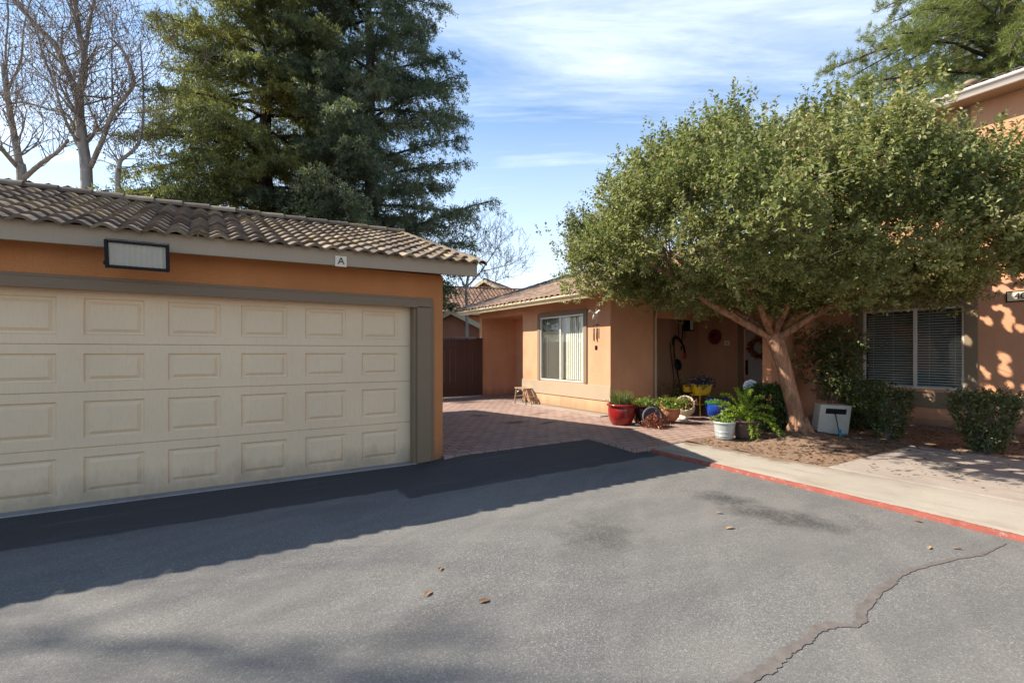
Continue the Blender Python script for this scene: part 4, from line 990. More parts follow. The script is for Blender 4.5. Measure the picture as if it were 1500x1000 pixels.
# thin dead twigs showing under the crown
C, D = crown_pts(420, 0.55, 0.98); k = (C[:, 2] < 3.3) & (C[:, 0] < 11.5); C = C[k]
mb = MB()
for c in C:
    c = Vector(c); d = Vector((random.gauss(0, 1), random.gauss(0, 1), random.gauss(-.1, .5))).normalized()
    mb.tube([c, c + d*0.22 + Vector((0, 0, 0.02)), c + d*0.5 + Vector((random.gauss(0, .06), random.gauss(0, .06), random.gauss(0, .06)))], [0.007, 0.005, 0.002], 3, False)
struct(mb.build('dead_twig', M['twig'], tr, recalc=False), 'stuff')

# ------------------------------------------------------------------ CONIFERS behind the garage
def conifer(name, label, base, h, lean, r_tr, leafm, prof, zmin, seed, nb, needle, droop, limb_up=0.0):
    rg = np.random.default_rng(seed)
    t = thing(name, label, 'tree', base)
    b = Vector(base)
    mb = MB(); tp = []
    n = 12
    for i in range(n+1): z = h*i/n; tp.append(b + Vector((lean[0]*z/h + 0.05*math.sin(z), lean[1]*z/h, z)))
    mb.tube(tp, [max(0.03, r_tr*(1-0.93*i/n)) for i in range(n+1)], 12, True, 0.05)
    bases, dirs, tints = [], [], []
    for i in range(nb):
        z = zmin + (h-zmin)*(i/nb)**1.05; zz = z/h
        az = i*2.39996 + rg.normal(0, .35)
        ln = prof(z)*rg.uniform(.62, 1.12)
        c = b + Vector((lean[0]*zz, lean[1]*zz, z))
        up = rg.uniform(0.0, 0.35) + limb_up
        pts = []; m = 7
        for k in range(m+1):
            s_ = k/m; q = ln*s_
            pts.append(c + Vector((math.cos(az)*q, math.sin(az)*q, up*q - droop*ln*s_*s_*0.5)))
        mb.tube(pts, [max(.008, 0.018*ln*(1-0.85*k/m)) for k in range(m+1)], 5, False)
        tone = rg.normal(0.38, 0.16)
        # side sprays along the limb, longest in the middle, hanging at their ends
        ns = int(10 + ln*9)
        for k in range(ns):
            s_ = rg.uniform(0.18, 1.02)
            j = min(int(s_*m), m-1); p0 = pts[j].lerp(pts[j+1], min(1, s_*m-j))
            sa = az + rg.choice([-1, 1])*rg.uniform(0.35, 1.35)
            sl_ = (0.25 + 0.75*math.sin(math.pi*min(1, s_)**0.8))*ln*0.30*rg.uniform(.6, 1.2) + 0.18
            dv = np.array([math.cos(sa), math.sin(sa), rg.uniform(-0.45, 0.18)])
            nsub = max(2, int(sl_/0.16))
            for q in range(nsub):
                f = q/nsub
                bases.append(np.array(p0) + dv*sl_*f + np.array([0, 0, -0.28*f*f*sl_]))
                dirs.append(dv*0.8 + rg.normal(0, .45, 3) + np.array([0, 0, -0.25]))
                tints.append(tone + 0.20*f)
    mb.build('trunk', M['bark_dark'], t, recalc=False)
    B = np.array(bases); D = np.array(dirs); T_ = np.array(tints)
    nl, ll, lw = needle
    V, n_ = sprigs(B, D, 0.26, nl, ll, lw, 0.85, -0.05)
    tt = np.clip(np.repeat(T_, nl) + rng.normal(0, 0.13, n_), 0, 0.98)
    np_mesh('crown', V, 4, leafm, t, tt)
    return t
p1 = at_depth(386, 516, 21.0); p2 = at_depth(545, 516, 21.5); p3 = at_depth(470, 516, 25)
conifer('redwood_tree', 'tall conifer with yellow green sunlit boughs behind the left part of the garage roof', (p1.x, p1.y, -0.1), 25, (0.2, 0), 0.42, M['leaf_redwood'],
        lambda z: 1.7 + 3.9*(1-((z-5)/20)**2 if z > 5 else 1.0)*0.95, 2.4, 21, 185, (11, 0.15, 0.034), 0.55)
conifer('cedar_tree', 'tall dark blue green conifer behind the right end of the garage roof', (p2.x, p2.y, -0.1), 25, (-0.2, 0), 0.40, M['leaf_cedar'],
        lambda z: 2.0 + 2.55*max(0.2, 1-abs((z-9.5)/14.0)**2) + (0.9 if z < 7 else 0), 2.8, 33, 152, (11, 0.14, 0.036), 0.25, 0.1)
conifer('cedar_tree', 'dark conifer standing farther back between the two tall conifer trunks', (p3.x, p3.y, -0.1), 24, (0, 0.1), 0.38, M['leaf_cedar'],
        lambda z: 3.7*max(0.25, 1-(z/27)**2), 2.8, 45, 48, (8, 0.16, 0.036), 0.4)

# ------------------------------------------------------------------ PINE behind the townhouse
pb = at_depth(1470, 516, 24.0)
pn = thing('pine_tree', 'light green long needled pine rising behind the townhouse roof', 'tree', (pb.x, pb.y, -0.1))
T = Tree(9); b0 = Vector((pb.x, pb.y, -0.1))
T.mb.tube([b0 + Vector((0.1*math.sin(z*0.4), 0, z)) for z in range(0, 27, 2)], [0.36 - 0.012*z for z in range(0, 27, 2)], 10, True, 0.05)
tuft_p, tuft_d, tuft_t = [], [], []
for i in range(185):
    z = 9.5 + 16*(i/185); az = i*2.39996 + T.r.gauss(0, .4); ln = (8.3*(1-((z-13.5)/15)**2))*T.r.uniform(.6, 1.08)
    pts = []
    for k in range(8):
        s_ = k/7; q = ln*s_
        pts.append(b0 + Vector((math.cos(az)*q, math.sin(az)*q, z + 0.20*q - 0.25*ln*s_*s_ + T.r.gauss(0, .05))))
    T.mb.tube(pts, [max(.012, 0.016*ln*(1-.8*k/7)) for k in range(8)], 5, False)
    tone = T.r.gauss(.45, .12)
    for k in range(int(12+ln*10)):
        s_ = T.r.uniform(.3, 1.03); j = min(int(s_*7), 6); p0 = pts[j].lerp(pts[j+1], min(1, s_*7-j))
        off = Vector((T.r.gauss(0, .38), T.r.gauss(0, .38), T.r.gauss(.05, .20)))*(0.6+0.25*ln*math.sin(math.pi*min(s_, 1)**.9)*0.6)
        if k % 2 == 0: T.tw.tube([p0, p0+off*0.6, p0+off], [.014, .010, .006], 3, False)
        tuft_p.append(p0+off); tuft_d.append((off.normalized()*0.7 + Vector((math.cos(az), math.sin(az), 0.4)))); tuft_t.append(tone)
T.mb.build('trunk', M['bark_dark'], pn, recalc=False); struct(T.tw.build('twig', M['twig'], pn, recalc=False), 'stuff')
tp_ = np.array([list(x) for x in tuft_p]); td = unit(np.array([list(x) for x in tuft_d])); nn = 32
P_ = np.repeat(tp_, nn, 0); D_ = unit(np.repeat(td, nn, 0)*0.75 + rand_unit(len(P_))*0.95)
V = leaf_quads(P_, D_, rand_unit(len(P_)), rng.uniform(.22, .40, len(P_)), np.full(len(P_), 0.020), 0.0)
np_mesh('crown', V, 4, M['leaf_pine'], pn, np.clip(np.repeat(np.array(tuft_t), nn) + rng.normal(0, .14, len(P_)), 0, .97))

# ------------------------------------------------------------------ BARE TREES
def seeds(T, n, size, rg):
    """dry leaves and seed balls left on the twigs"""
    tips = [T.tips[rg.randrange(len(T.tips))] for _ in range(n)]
    P = np.array([list(t) for t in tips]) + rng.normal(size=(n, 3))*0.06
    return leaf_quads(P, rand_unit(n)+np.array([0, 0, -.5]), rand_unit(n), rng.uniform(.6, 1.4, n)*size, rng.uniform(.5, .9, n)*size)
def bare_tree(label, px_base, depth, paths, seed, dscale, group, twig_len=1.5, levels=3, nseed=900, trunk_r=0.2, seed_size=0.075):
    b = at_depth(px_base[0], px_base[1], depth); T = Tree(seed); rg = T.r
    t = thing('bare_tree', label, 'tree', (b.x, b.y, -0.1), group)
    for pi, (pts, r0, r1) in enumerate(paths):
        r0, r1 = r0*0.85, r1*0.8
        ph = rg.uniform(0, 6.28); off0 = 0
        P_ = []
        m = len(pts)
        for i, (px, py) in enumerate(pts):
            # limbs leave the trunk's plane: real depth, not a flat outline
            dd = depth + (0 if pi == 0 else math.sin(ph)*dscale*(i/(m-1)))
            P_.append(at_depth(px, py, dd))
        if pi == 0: P_[0].z = -0.1
        # smooth
        Q = []
        for i in range(m-1):
            for k in range(4):
                s_ = k/4; a0 = P_[max(i-1, 0)]; a1, a2 = P_[i], P_[i+1]; a3 = P_[min(i+2, m-1)]
                Q.append(0.5*((2*a1) + (a2-a0)*s_ + (2*a0-5*a1+4*a2-a3)*s_*s_ + (3*a1-a0-3*a2+a3)*s_**3))
        Q.append(P_[-1]); T.limb(Q, r0, r1, 9)
        for i in range(3, len(Q)):
            for q in range(rg.choice([1, 1, 2, 3]) if pi or i > len(Q)*0.4 else 0):
                d = (Q[i]-Q[i-1]).normalized()*0.5 + Vector((rg.gauss(0, .8), rg.gauss(0, .8), rg.gauss(.45, .4)))
                f = i/len(Q); T.grow(Q[i], d, twig_len*rg.uniform(.6, 1.2), max(0.009, (r0*(1-f)+r1*f)*0.27), levels-1 if rg.random() < .4 else levels, 0.25, 0.35, (2, 3), 0.66, 0.006)
    T.mb.build('trunk', M['bark_grey'], t, recalc=False); struct(T.tw.build('crown', M['twig'], t, recalc=False), 'stuff')
    if nseed: struct(np_mesh('dry_leaf', seeds(T, nseed, seed_size, rg), 4, M['leaf_dry'], t, np.clip(rng.normal(.35, .2, nseed), 0, 1)), 'stuff')
    return t
BG = 'bare trees behind the garage'
bare_tree('tall bare tree with a forking grey trunk left of the conifers', (126, 516), 17.5, [
    ([(128, 500), (127, 280), (122, 215), (116, 165), (116, 135)], 0.235, 0.16),
    ([(116, 140), (98, 105), (80, 65), (50, 35), (20, 0), (-5, -30)], 0.14, 0.06),
    ([(116, 140), (124, 90), (116, 50), (110, 0), (104, -60)], 0.14, 0.06),
    ([(132, 245), (150, 205), (165, 165), (185, 140), (196, 118), (180, 75), (160, 55)], 0.10, 0.035),
    ([(120, 215), (100, 170), (70, 160), (30, 150), (-10, 158)], 0.07, 0.03),
    ([(122, 212), (105, 195), (90, 160), (78, 120), (60, 70), (50, 20)], 0.07, 0.025),
    ([(126, 208), (142, 185), (134, 165), (128, 150)], 0.05, 0.02),
    ([(124, 90), (130, 40), (138, 0), (140, -40)], 0.07, 0.03),
    ([(165, 165), (164, 120), (164, 70), (165, 10)], 0.035, 0.014)], 3, 2.0, BG, 1.35, 3, 1500)
bare_tree('bare tree with a forked trunk at the far left edge behind the garage roof', (30, 516), 18.5, [
    ([(34, 500), (32, 275), (28, 240), (20, 195), (10, 140), (4, 95)], 0.20, 0.09),
    ([(34, 262), (62, 238), (85, 222), (100, 205)], 0.11, 0.05),
    ([(26, 245), (8, 225), (-10, 205), (-40, 170)], 0.10, 0.05),
    ([(20, 195), (14, 150), (8, 80), (12, 20), (6, -40)], 0.07, 0.03),
    ([(12, 130), (30, 90), (35, 40), (50, -20)], 0.06, 0.025)], 8, 2.0, BG, 1.35, 3, 900)
bare_tree('short dark bare tree just left of the redwood boughs', (172, 516), 16.5, [
    ([(172, 500), (172, 285), (174, 245), (178, 232)], 0.11, 0.075),
    ([(178, 234), (200, 215), (208, 190), (210, 130), (205, 60)], 0.07, 0.025),
    ([(176, 240), (160, 215), (150, 190), (146, 170)], 0.035, 0.012)], 14, 1.0, BG, 0.9, 2, 200)
bare_tree('small bare tree with fine twigs behind the gate', (688, 516), 21, [
    ([(684, 505), (684, 460), (683, 420), (690, 385)], 0.085, 0.05),
    ([(683, 425), (668, 390), (660, 362), (668, 340)], 0.045, 0.014),
    ([(684, 420), (704, 398), (722, 372), (735, 352)], 0.045, 0.014),
    ([(704, 398), (730, 392), (752, 386)], 0.03, 0.010),
    ([(690, 388), (694, 362), (700, 345)], 0.035, 0.012),
    ([(684, 455), (704, 430), (726, 412), (745, 405)], 0.03, 0.010)], 27, 1.2, BG, 0.85, 3, 250, seed_size=0.05)
# bare street tree beyond the left edge: its branches throw the soft streaks over the asphalt
T = Tree(41); sb = Vector((-16.3, 11.6, -0.1))
st = thing('bare_tree', 'bare tree outside the left edge that shades the asphalt', 'tree', sb, BG)
T.limb([sb + Vector((0.05*math.sin(z), 0, z)) for z in lin(0, 11, 8)], 0.30, 0.20, 9)
for k in range(9):
    a = k*2.4; T.grow(sb + Vector((0, 0, 8.5+0.3*k)), (math.cos(a), math.sin(a), 0.75), 3.8, 0.055, 3, 0.2, 0.35, (3, 4), 0.70, 0.011)
T.mb.build('trunk', M['bark_grey'], st, recalc=False); struct(T.tw.build('crown', M['twig'], st, recalc=False), 'stuff')
# ------------------------------------------------------------------ clipped shrubs
def shrub(name, label, c, w, d, h, wbot, leafm, nleaf, rot=-32.4, ll=0.045, group=None, stems=9, rough=0.06):
    t = thing(name, label, 'shrub', (c[0], c[1], c[2])); 
    if group: t['group'] = group
    mt = np.array(Matrix.Rotation(R(rot), 3, 'Z'))
    n = nleaf; z = rng.uniform(0, 1, n)**0.85
    sc_ = wbot + (1-wbot)*np.minimum(1, z*1.25)
    sh = rng.uniform(0.55, 1.0, n)**0.5
    a = rng.uniform(0, 2*np.pi, n); ex = 3.2
    k = (np.abs(np.cos(a))**ex + np.abs(np.sin(a))**ex)**(-1/ex)
    lump = 1 + 0.10*np.sin(3*a + z*5 + c[0]*7) + 0.08*np.sin(7*a - z*9)
    x = np.cos(a)*k*sh*sc_*lump*w/2; y = np.sin(a)*k*sh*sc_*lump*d/2
    topcap = rng.uniform(size=n) < 0.28
    q = rng.uniform(-1, 1, (n, 2)); x = np.where(topcap, q[:, 0]*w/2*0.97, x); y = np.where(topcap, q[:, 1]*d/2*0.97, y)
    zz = np.where(topcap, h*(1 + rng.normal(0, rough, n)), z*h)
    P = np.stack([x, y, zz + 0.02], 1)
    D = np.stack([x/(w/2), y/(d/2), np.where(topcap, 0.9, 0.35)], 1)*0.8 + rand_unit(n)*0.8
    P = P @ mt.T + np.array(c); D = D @ mt.T
    V, m_ = sprigs(P, D, 0.08, 5, ll, ll*0.5, 0.9, 0.1)
    tint = np.clip(np.repeat(0.30 + 0.35*rng.normal(0, .5, n), 5) + rng.normal(0, .18, m_), 0, .97)
    mb = MB(); cc = Vector(c)
    for i in range(stems):
        a_ = i*2.4; rr_ = 0.10*w*random.uniform(.2, 1)
        b_ = cc + Vector((math.cos(a_)*rr_, math.sin(a_)*rr_, -0.03)); e_ = cc + Vector((math.cos(a_)*w*.38*random.uniform(.3, 1), math.sin(a_)*w*.38*random.uniform(.3, 1), h*random.uniform(.7, .98)))
        mb.tube([b_, b_.lerp(e_, .5) + Vector((random.gauss(0, .03), random.gauss(0, .03), 0.03)), e_], [.013, .009, .004], 5, False)
    mb.build('stem', M['twig'], t, recalc=False)
    np_mesh('foliage', V, 4, leafm, t, tint)
    return t
HG = 'clipped shrubs along the townhouse wall'
shrub('clipped_shrub', 'clipped dark shrub beside the white heater, nearest the vine', (10.35, 4.10, 0.08), 0.54, 0.5, 0.74, 0.70, M['leaf_hedge'], 2300, group=HG)
shrub('clipped_shrub', 'clipped shrub with bare reddish stems narrowing to its foot under the window', (9.50, 3.40, 0.06), 0.54, 0.48, 0.72, 0.50, M['leaf_hedge'], 950, group=HG, stems=30)
shrub('clipped_shrub', 'vase shaped clipped shrub at the right below the house number', (9.42, 2.20, 0.06), 0.66, 0.54, 0.75, 0.40, M['leaf_hedge'], 1250, group=HG, stems=30)
shrub('boxwood_hedge', 'rounded green boxwood between the fern and the tree trunk', (8.30, 4.78, 0.10), 0.62, 0.55, 0.70, 0.9, M['leaf_box'], 2600, ll=0.04)

# tall climbing plant on bare stems by the wing wall
vt = thing('climbing_shrub', 'tall loose leafy shrub on thin stems between the white heater and the window', 'shrub', (10.95, 4.85, 0.08))
mb = MB(); B_, D_ = [], []
for i in range(7):
    x0, y0 = 10.95 + random.uniform(-.10, .10), 4.85 + random.uniform(-.10, .10); p = Vector((x0, y0, 0.05)); pts = [p]
    hgt = random.uniform(1.5, 2.35); dx, dy = random.gauss(0, .16), random.gauss(0, .16)
    for k in range(8):
        z = hgt*(k+1)/8; pts.append(Vector((x0 + dx*z*0.7 + random.gauss(0, .03), y0 + dy*z*0.7 + random.gauss(0, .03), z)))
    mb.tube(pts, [.014 - .0013*k for k in range(9)], 5, False)
    for k in range(130):
        z = random.uniform(0.42, 1.0)*8; j = min(int(z), 7); q = pts[j].lerp(pts[j+1], z-j) + Vector((random.gauss(0, .17), random.gauss(0, .17), random.gauss(0, .10)))
        B_.append(list(q)); D_.append([random.gauss(0, 1), random.gauss(0, 1), random.gauss(.15, .6)])
mb.build('stem', M['twig'], vt, recalc=False)
V, n_ = sprigs(np.array(B_), np.array(D_), 0.13, 6, 0.075, 0.036, 0.9); np_mesh('foliage', V, 4, M['leaf_hedge'], vt, np.clip(rng.normal(.45, .25, n_), 0, .97))

# ------------------------------------------------------------------ pots
def pot_prof(r_top, r_bot, h, rim=0.03, belly=0.0, wall=0.025):
    p = [(r_bot*0.96, 0.0), (r_bot, 0.012)]
    for i in range(1, 8):
        t = i/8; p.append((r_bot + (r_top-r_bot)*t**0.8 + belly*math.sin(math.pi*t), h*t*0.88))
    p += [(r_top*0.985, h*0.88), (r_top+rim*0.6, h*0.90), (r_top+rim*0.75, h*0.95), (r_top+rim*0.5, h), (r_top-wall*0.6, h), (r_top-wall, h*0.9), (r_top-wall-0.01, h*0.80)]
    return p
def pot(name, label, c, r_top, r_bot, h, mat, rim=0.03, belly=0.0, tilt=None, group=None, cat='flower pot', soil=True):
    t = thing(name, label, cat, c); 
    if group: t['group'] = group
    mt = Matrix.Identity(3) if tilt is None else (Matrix.Rotation(tilt[1], 3, 'Z') @ Matrix.Rotation(tilt[0], 3, 'X'))
    lift = 0 if tilt is None else math.sin(abs(tilt[0]))*r_bot*0.97
    cc = Vector(c) + Vector((0, 0, lift))
    mb = MB(); mb.lathe(pot_prof(r_top, r_bot, h, rim, belly), 32, cc, mt); mb.build('pot', mat, t, recalc=True)
    if soil:
        mb = MB(); mb.lathe([(0.001, h*0.83), (r_top*0.5, h*0.845), (r_top-0.026, h*0.83)], 20, cc, mt); mb.build('soil', M['soil'], t, recalc=False)
    return t, cc, mt
def blades(parent, c, r, n, hmin, hmax, mat, lean=0.35, w=0.012, name='grass'):
    a = rng.uniform(0, 2*np.pi, n); q = np.sqrt(rng.uniform(0, 1, n))*r
    P = np.stack([c[0]+np.cos(a)*q, c[1]+np.sin(a)*q, np.full(n, c[2])], 1)
    D = np.stack([np.cos(a)*lean*rng.uniform(.2, 1.3, n), np.sin(a)*lean*rng.uniform(.2, 1.3, n), np.ones(n)], 1)
    V = leaf_quads(P, D, rand_unit(n), rng.uniform(hmin, hmax, n), np.full(n, w), 0.1)
    return np_mesh(name, V, 4, mat, parent, rng.uniform(0, 1, n))
def bush(parent, c, rx, rz_, n, mat, ll=0.05, name='plant', up=0.4, dirs=None):
    P = np.array(c) + rng.normal(size=(n, 3))*np.array([rx, rx, rz_])*0.5; P[:, 2] = np.maximum(P[:, 2], c[2]-rz_*0.6)
    D = (P-np.array(c)) / max(rx, .01) + np.array([0, 0, up]) + rand_unit(n)*0.6
    V, m_ = sprigs(P, D, 0.07, 5, ll, ll*0.5, 0.9)
    return struct(np_mesh(name, V, 4, mat, parent, rng.uniform(0, 1, m_)), 'stuff')
def flowers(parent, c, rx, rz_, n, mat, size=0.03, name='flower'):
    P = np.array(c) + rng.normal(size=(n, 3))*np.array([rx, rx, rz_])*0.5
    P5 = np.repeat(P, 6, 0); ang = np.tile(np.arange(6)*np.pi/3, n)
    D = np.stack([np.cos(ang), np.sin(ang), np.full(len(ang), .35)], 1) + 0.25*np.repeat(rand_unit(n), 6, 0)
    V = leaf_quads(P5, D, np.tile([0, 0, 1.0], (len(P5), 1)), np.full(len(P5), size), np.full(len(P5), size*0.8))
    T_ = rng.uniform(0, 1, len(P5))
    for i in range(n): np_mesh(name, V[24*i:24*i+24], 4, mat, parent, T_[6*i:6*i+6])
Z = 0.078
t, c, m_ = pot('flower_pot', 'large glazed red pot with grassy lavender stems at the wall corner', (6.97, 6.93, Z), 0.255, 0.185, 0.41, M['red_glaze'], 0.05, 0.03)
blades(t, (c.x, c.y, c.z+0.33), 0.17, 420, 0.16, 0.40, M['leaf_grass'], 0.30, 0.011); bush(t, (c.x+0.02, c.y, c.z+0.40), 0.16, 0.10, 120, M['leaf_hedge'], 0.035)
t, c, m_ = pot('flower_pot', 'dark maroon glazed pot of pansies just right of the big red pot', (7.52, 6.86, Z), 0.23, 0.17, 0.36, M['maroon_glaze'], 0.03, 0.02)
bush(t, (c.x, c.y, c.z+0.37), 0.22, 0.07, 160, M['leaf_fresh'], 0.04); flowers(t, (c.x-0.02, c.y, c.z+0.43), 0.18, 0.04, 8, M['petal_yellow'], 0.035); flowers(t, (c.x+0.08, c.y-0.05, c.z+0.41), 0.16, 0.04, 9, M['petal_lilac'], 0.035)
# pot lying on its side with red succulents spilling out
face = R(58)
t, c, m_ = pot('tipped_pot', 'slate grey pot lying on its side spilling red succulents', (7.36, 6.60, Z), 0.175, 0.135, 0.30, M['slate_pot'], 0.03, 0.0, (R(78), -face + R(28)), soil=False)
mdir = m_ @ Vector((0, 0, 1)); q = c + mdir*0.34
bush(t, (q.x, q.y, Z+0.07), 0.17, 0.10, 260, M['leaf_red'], 0.034, 'succulent', 0.2); bush(t, (q.x, q.y, Z+0.13), 0.10, 0.09, 120, M['leaf_red'], 0.034, 'succulent', 0.2)
t, c, m_ = pot('flower_pot', 'tilted terracotta pot of red and green impatiens', (7.98, 6.62, Z), 0.19, 0.135, 0.36, M['terracotta'], 0.03, 0.035, (R(24), -R(30)))
up = m_ @ Vector((0, 0, 1)); q = c + up*0.37
bush(t, (q.x, q.y, q.z), 0.24, 0.09, 240, M['leaf_fresh'], 0.04); flowers(t, (q.x, q.y, q.z+0.06), 0.22, 0.06, 14, M['petal_red'], 0.032)
t, c, m_ = pot('tipped_pot', 'cream pot leaning open to the left with dry brown stems inside', (8.80, 6.84, Z+0.03), 0.185, 0.15, 0.33, M['cream_pot'], 0.02, 0.03, (R(52), -R(52)))
up = m_ @ Vector((0, 0, 1)); q = c + up*0.30; bush(t, (q.x, q.y, q.z), 0.15, 0.08, 120, M['leaf_dry'], 0.05, 'dry_stem')
def stone(label, c, r, seed, name='stone'):
    rg = random.Random(seed); mb = MB(); prof = [(0.001, 0), (r*.8, r*.05), (r, r*.3), (r*.8, r*.62), (r*.4, r*.78), (0.001, r*.82)]
    mb.lathe(prof, 14, c, None, rg.uniform(.7, 1.3)); mb.v = [(x + rg.gauss(0, r*.05), y + rg.gauss(0, r*.05), z + rg.gauss(0, r*.03)) for x, y, z in mb.v]
    return tag(mb.build(name, M['stone'], None), label, 'stone')
stone('flat pale stone propping the cream pot', (8.42, 6.62, Z), 0.13, 1)
stone('small pale stone between the red pot and the grey tipped pot', (7.13, 6.66, Z), 0.045, 2)
# yellow planter on a wrought iron stand
t = thing('plant_stand', 'yellow metal plant stand with thin legs in the porch corner', 'plant stand', (9.45, 6.95, Z))
mb = MB()
for dx, dy in ((-1,-1),(1,-1),(1,1),(-1,1)):
    mb2 = MB(); mb2.tube([(9.45+dx*.15, 6.95+dy*.12, Z), (9.45+dx*.13, 6.95+dy*.10, Z+.25), (9.45+dx*.14, 6.95+dy*.11, Z+.46)], .011, 6); mb2.build('leg', M['yellow_pot'], t)
mb.box(9.29, 9.61, 6.82, 7.08, Z+.46, Z+.48); mb.build('shelf', M['yellow_pot'], t, bevel=.004)
mb = MB(); mb.tube([(9.31, 6.84, Z+.25), (9.59, 6.84, Z+.25), (9.59, 7.06, Z+.25), (9.31, 7.06, Z+.25), (9.31, 6.84, Z+.25)], .008, 6); mb.build('brace', M['yellow_pot'], t)
def trough(label, c, w, d, h, mat, rot):
    t = thing('planter', label, 'planter', c); mt = Matrix.Rotation(rot, 3, 'Z'); c = Vector(c); mb = MB(); v = []
    for (k, z) in ((0.78, 0), (1.0, h), (1.06, h), (1.06, h+.025), (0.94, h+.025), (0.92, h*.8)):
        for i, j in ((-1,-1),(1,-1),(1,1),(-1,1)): v.append(c + mt @ Vector((i*w/2*k, j*d/2*k, z)))
    f = [(0,3,2,1)] + [(4*a+i, 4*a+(i+1)%4, 4*a+4+(i+1)%4, 4*a+4+i) for a in range(5) for i in range(4)]
    mb.add(v, f); mb.build('trough', mat, t, bevel=.006)
    mb = MB(); mb.add([c + mt @ Vector((i*w/2*.92, j*d/2*.92, h*.82)) for i, j in ((-1,-1),(1,-1),(1,1),(-1,1))], [(0,1,2,3)]); mb.build('soil', M['soil'], t, recalc=False)
    return t, c
t, c = trough('bright yellow trough of dark pansies on the plant stand', (9.47, 6.93, Z+.481), 0.40, 0.24, 0.20, M['yellow_pot'], R(-35))
bush(t, (c.x, c.y, c.z+.24), .22, .12, 160, M['leaf_blue'], .05); flowers(t, (c.x-.06, c.y, c.z+.30), .2, .07, 12, M['petal_lilac'], .03)
t, c, m_ = pot('flower_pot', 'small yellow pot half hidden behind the yellow trough', (9.52, 7.32, Z+.0), 0.12, 0.10, 0.16, M['yellow_pot'])
for o in t.children: o.location.z += 0.50
mb = MB(); mb.lathe([(0.10, 0), (0.10, .03), (0.03, .05), (0.03, .44), (0.11, .47), (0.11, .495)], 16, (9.52, 7.32, Z)); tag(mb.build('pedestal', M['iron'], None), 'dark narrow pedestal under the small yellow pot', 'pedestal')
t, c, m_ = pot('flower_pot', 'black pot with a dark leafy plant by the leaning tool', (9.75, 7.75, Z), 0.15, 0.12, 0.28, M['black'])
bush(t, (c.x, c.y, c.z+.42), .22, .26, 220, M['leaf_hedge'], .05)
t, c, m_ = pot('flower_pot', 'glazed blue pot with a green band on the porch floor', (9.45, 6.52, Z), 0.225, 0.15, 0.42, M['blue_glaze'], .03, .05)
mb = MB(); mb.lathe([(.243, .30), (.250, .315), (.258, .36), (.252, .375)], 32, c); mb.build('glaze_band', M['green_glaze'], t, recalc=False)
blades(t, (c.x, c.y, c.z+.34), .14, 60, .1, .28, M['leaf_grass'], .5)
# pale metal tub with sprouts
BZ = 0.10
t, c, m_ = pot('planter_tub', 'pale zinc tub planted with green sprouts at the path edge', (7.16, 4.80, BZ-.01), 0.165, 0.125, 0.285, M['zinc'], .012, 0.0)
mb = MB(); mb.lathe([(.136, .052), (.142, .058), (.142, .066), (.139, .072)], 32, c); mb.lathe([(.148, .12), (.152, .125), (.152, .131), (.149, .136)], 32, c); mb.build('hoop', M['zinc'], t, recalc=False)
blades(t, (c.x, c.y, c.z+.23), .13, 120, .06, .16, M['leaf_fresh'], .5, .016)
# foxtail fern
t, c, m_ = pot('fern_pot', 'brown pot overflowing with a bright green foxtail fern', (7.50, 4.66, BZ-.01), 0.185, 0.14, 0.30, M['brown_pot'])
Ps, Ds, Ts = [], [], []
mb = MB()
uu = Vector((RGT[0], RGT[1], 0)); vv = Vector((FWD[0], FWD[1], 0))
plumes = [(-.62, .30, .05), (-.58, .02, .0), (-.50, -.02, -.1), (-.35, .42, .1), (-.12, .52, .1), (.02, .50, 0), (.18, .48, .12), (.30, .38, 0), (-.02, -.24, -.28), (.10, -.25, -.25), (.50, .02, -.05), (.62, -.22, -.12), (.48, -.20, -.2), (-.3, .2, .3), (.25, .2, .3), (-.22, .22, -.3), (.05, .42, .25), (.36, .22, -.2), (-.45, .16, -.15)]
for du, dz, dv in plumes:
    p0 = c + Vector((0, 0, .29)); e = p0 + uu*du*0.95 + vv*dv + Vector((0, 0, dz))
    ctrl = p0 + uu*du*0.45 + vv*dv*.4 + Vector((0, 0, max(dz, 0)*.65 + .20))
    pts = [p0*(1-s_)**2 + ctrl*2*s_*(1-s_) + e*s_*s_ for s_ in lin(0, 1, 12)]; mb.tube(pts, [.006-.0003*k for k in range(13)], 4, False)
    for k in range(230):
        s_ = random.uniform(.12, 1); i = min(int(s_*12), 11); q = pts[i].lerp(pts[i+1], s_*12-i); d = (pts[i+1]-pts[i]).normalized()
        o = Vector((random.gauss(0, 1), random.gauss(0, 1), random.gauss(0, 1))).normalized()
        Ps.append(list(q)); Ds.append(list(o*0.9 + d*0.7)); Ts.append(random.gauss(.5, .25))
mb.build('stem', M['leaf_fern'], t, recalc=False)
Ln = rng.uniform(.035, .062, len(Ps)); np_mesh('frond', leaf_quads(np.array(Ps), np.array(Ds), rand_unit(len(Ps)), Ln, np.full(len(Ps), .011)), 4, M['leaf_fern'], t, np.clip(Ts, 0, 1))

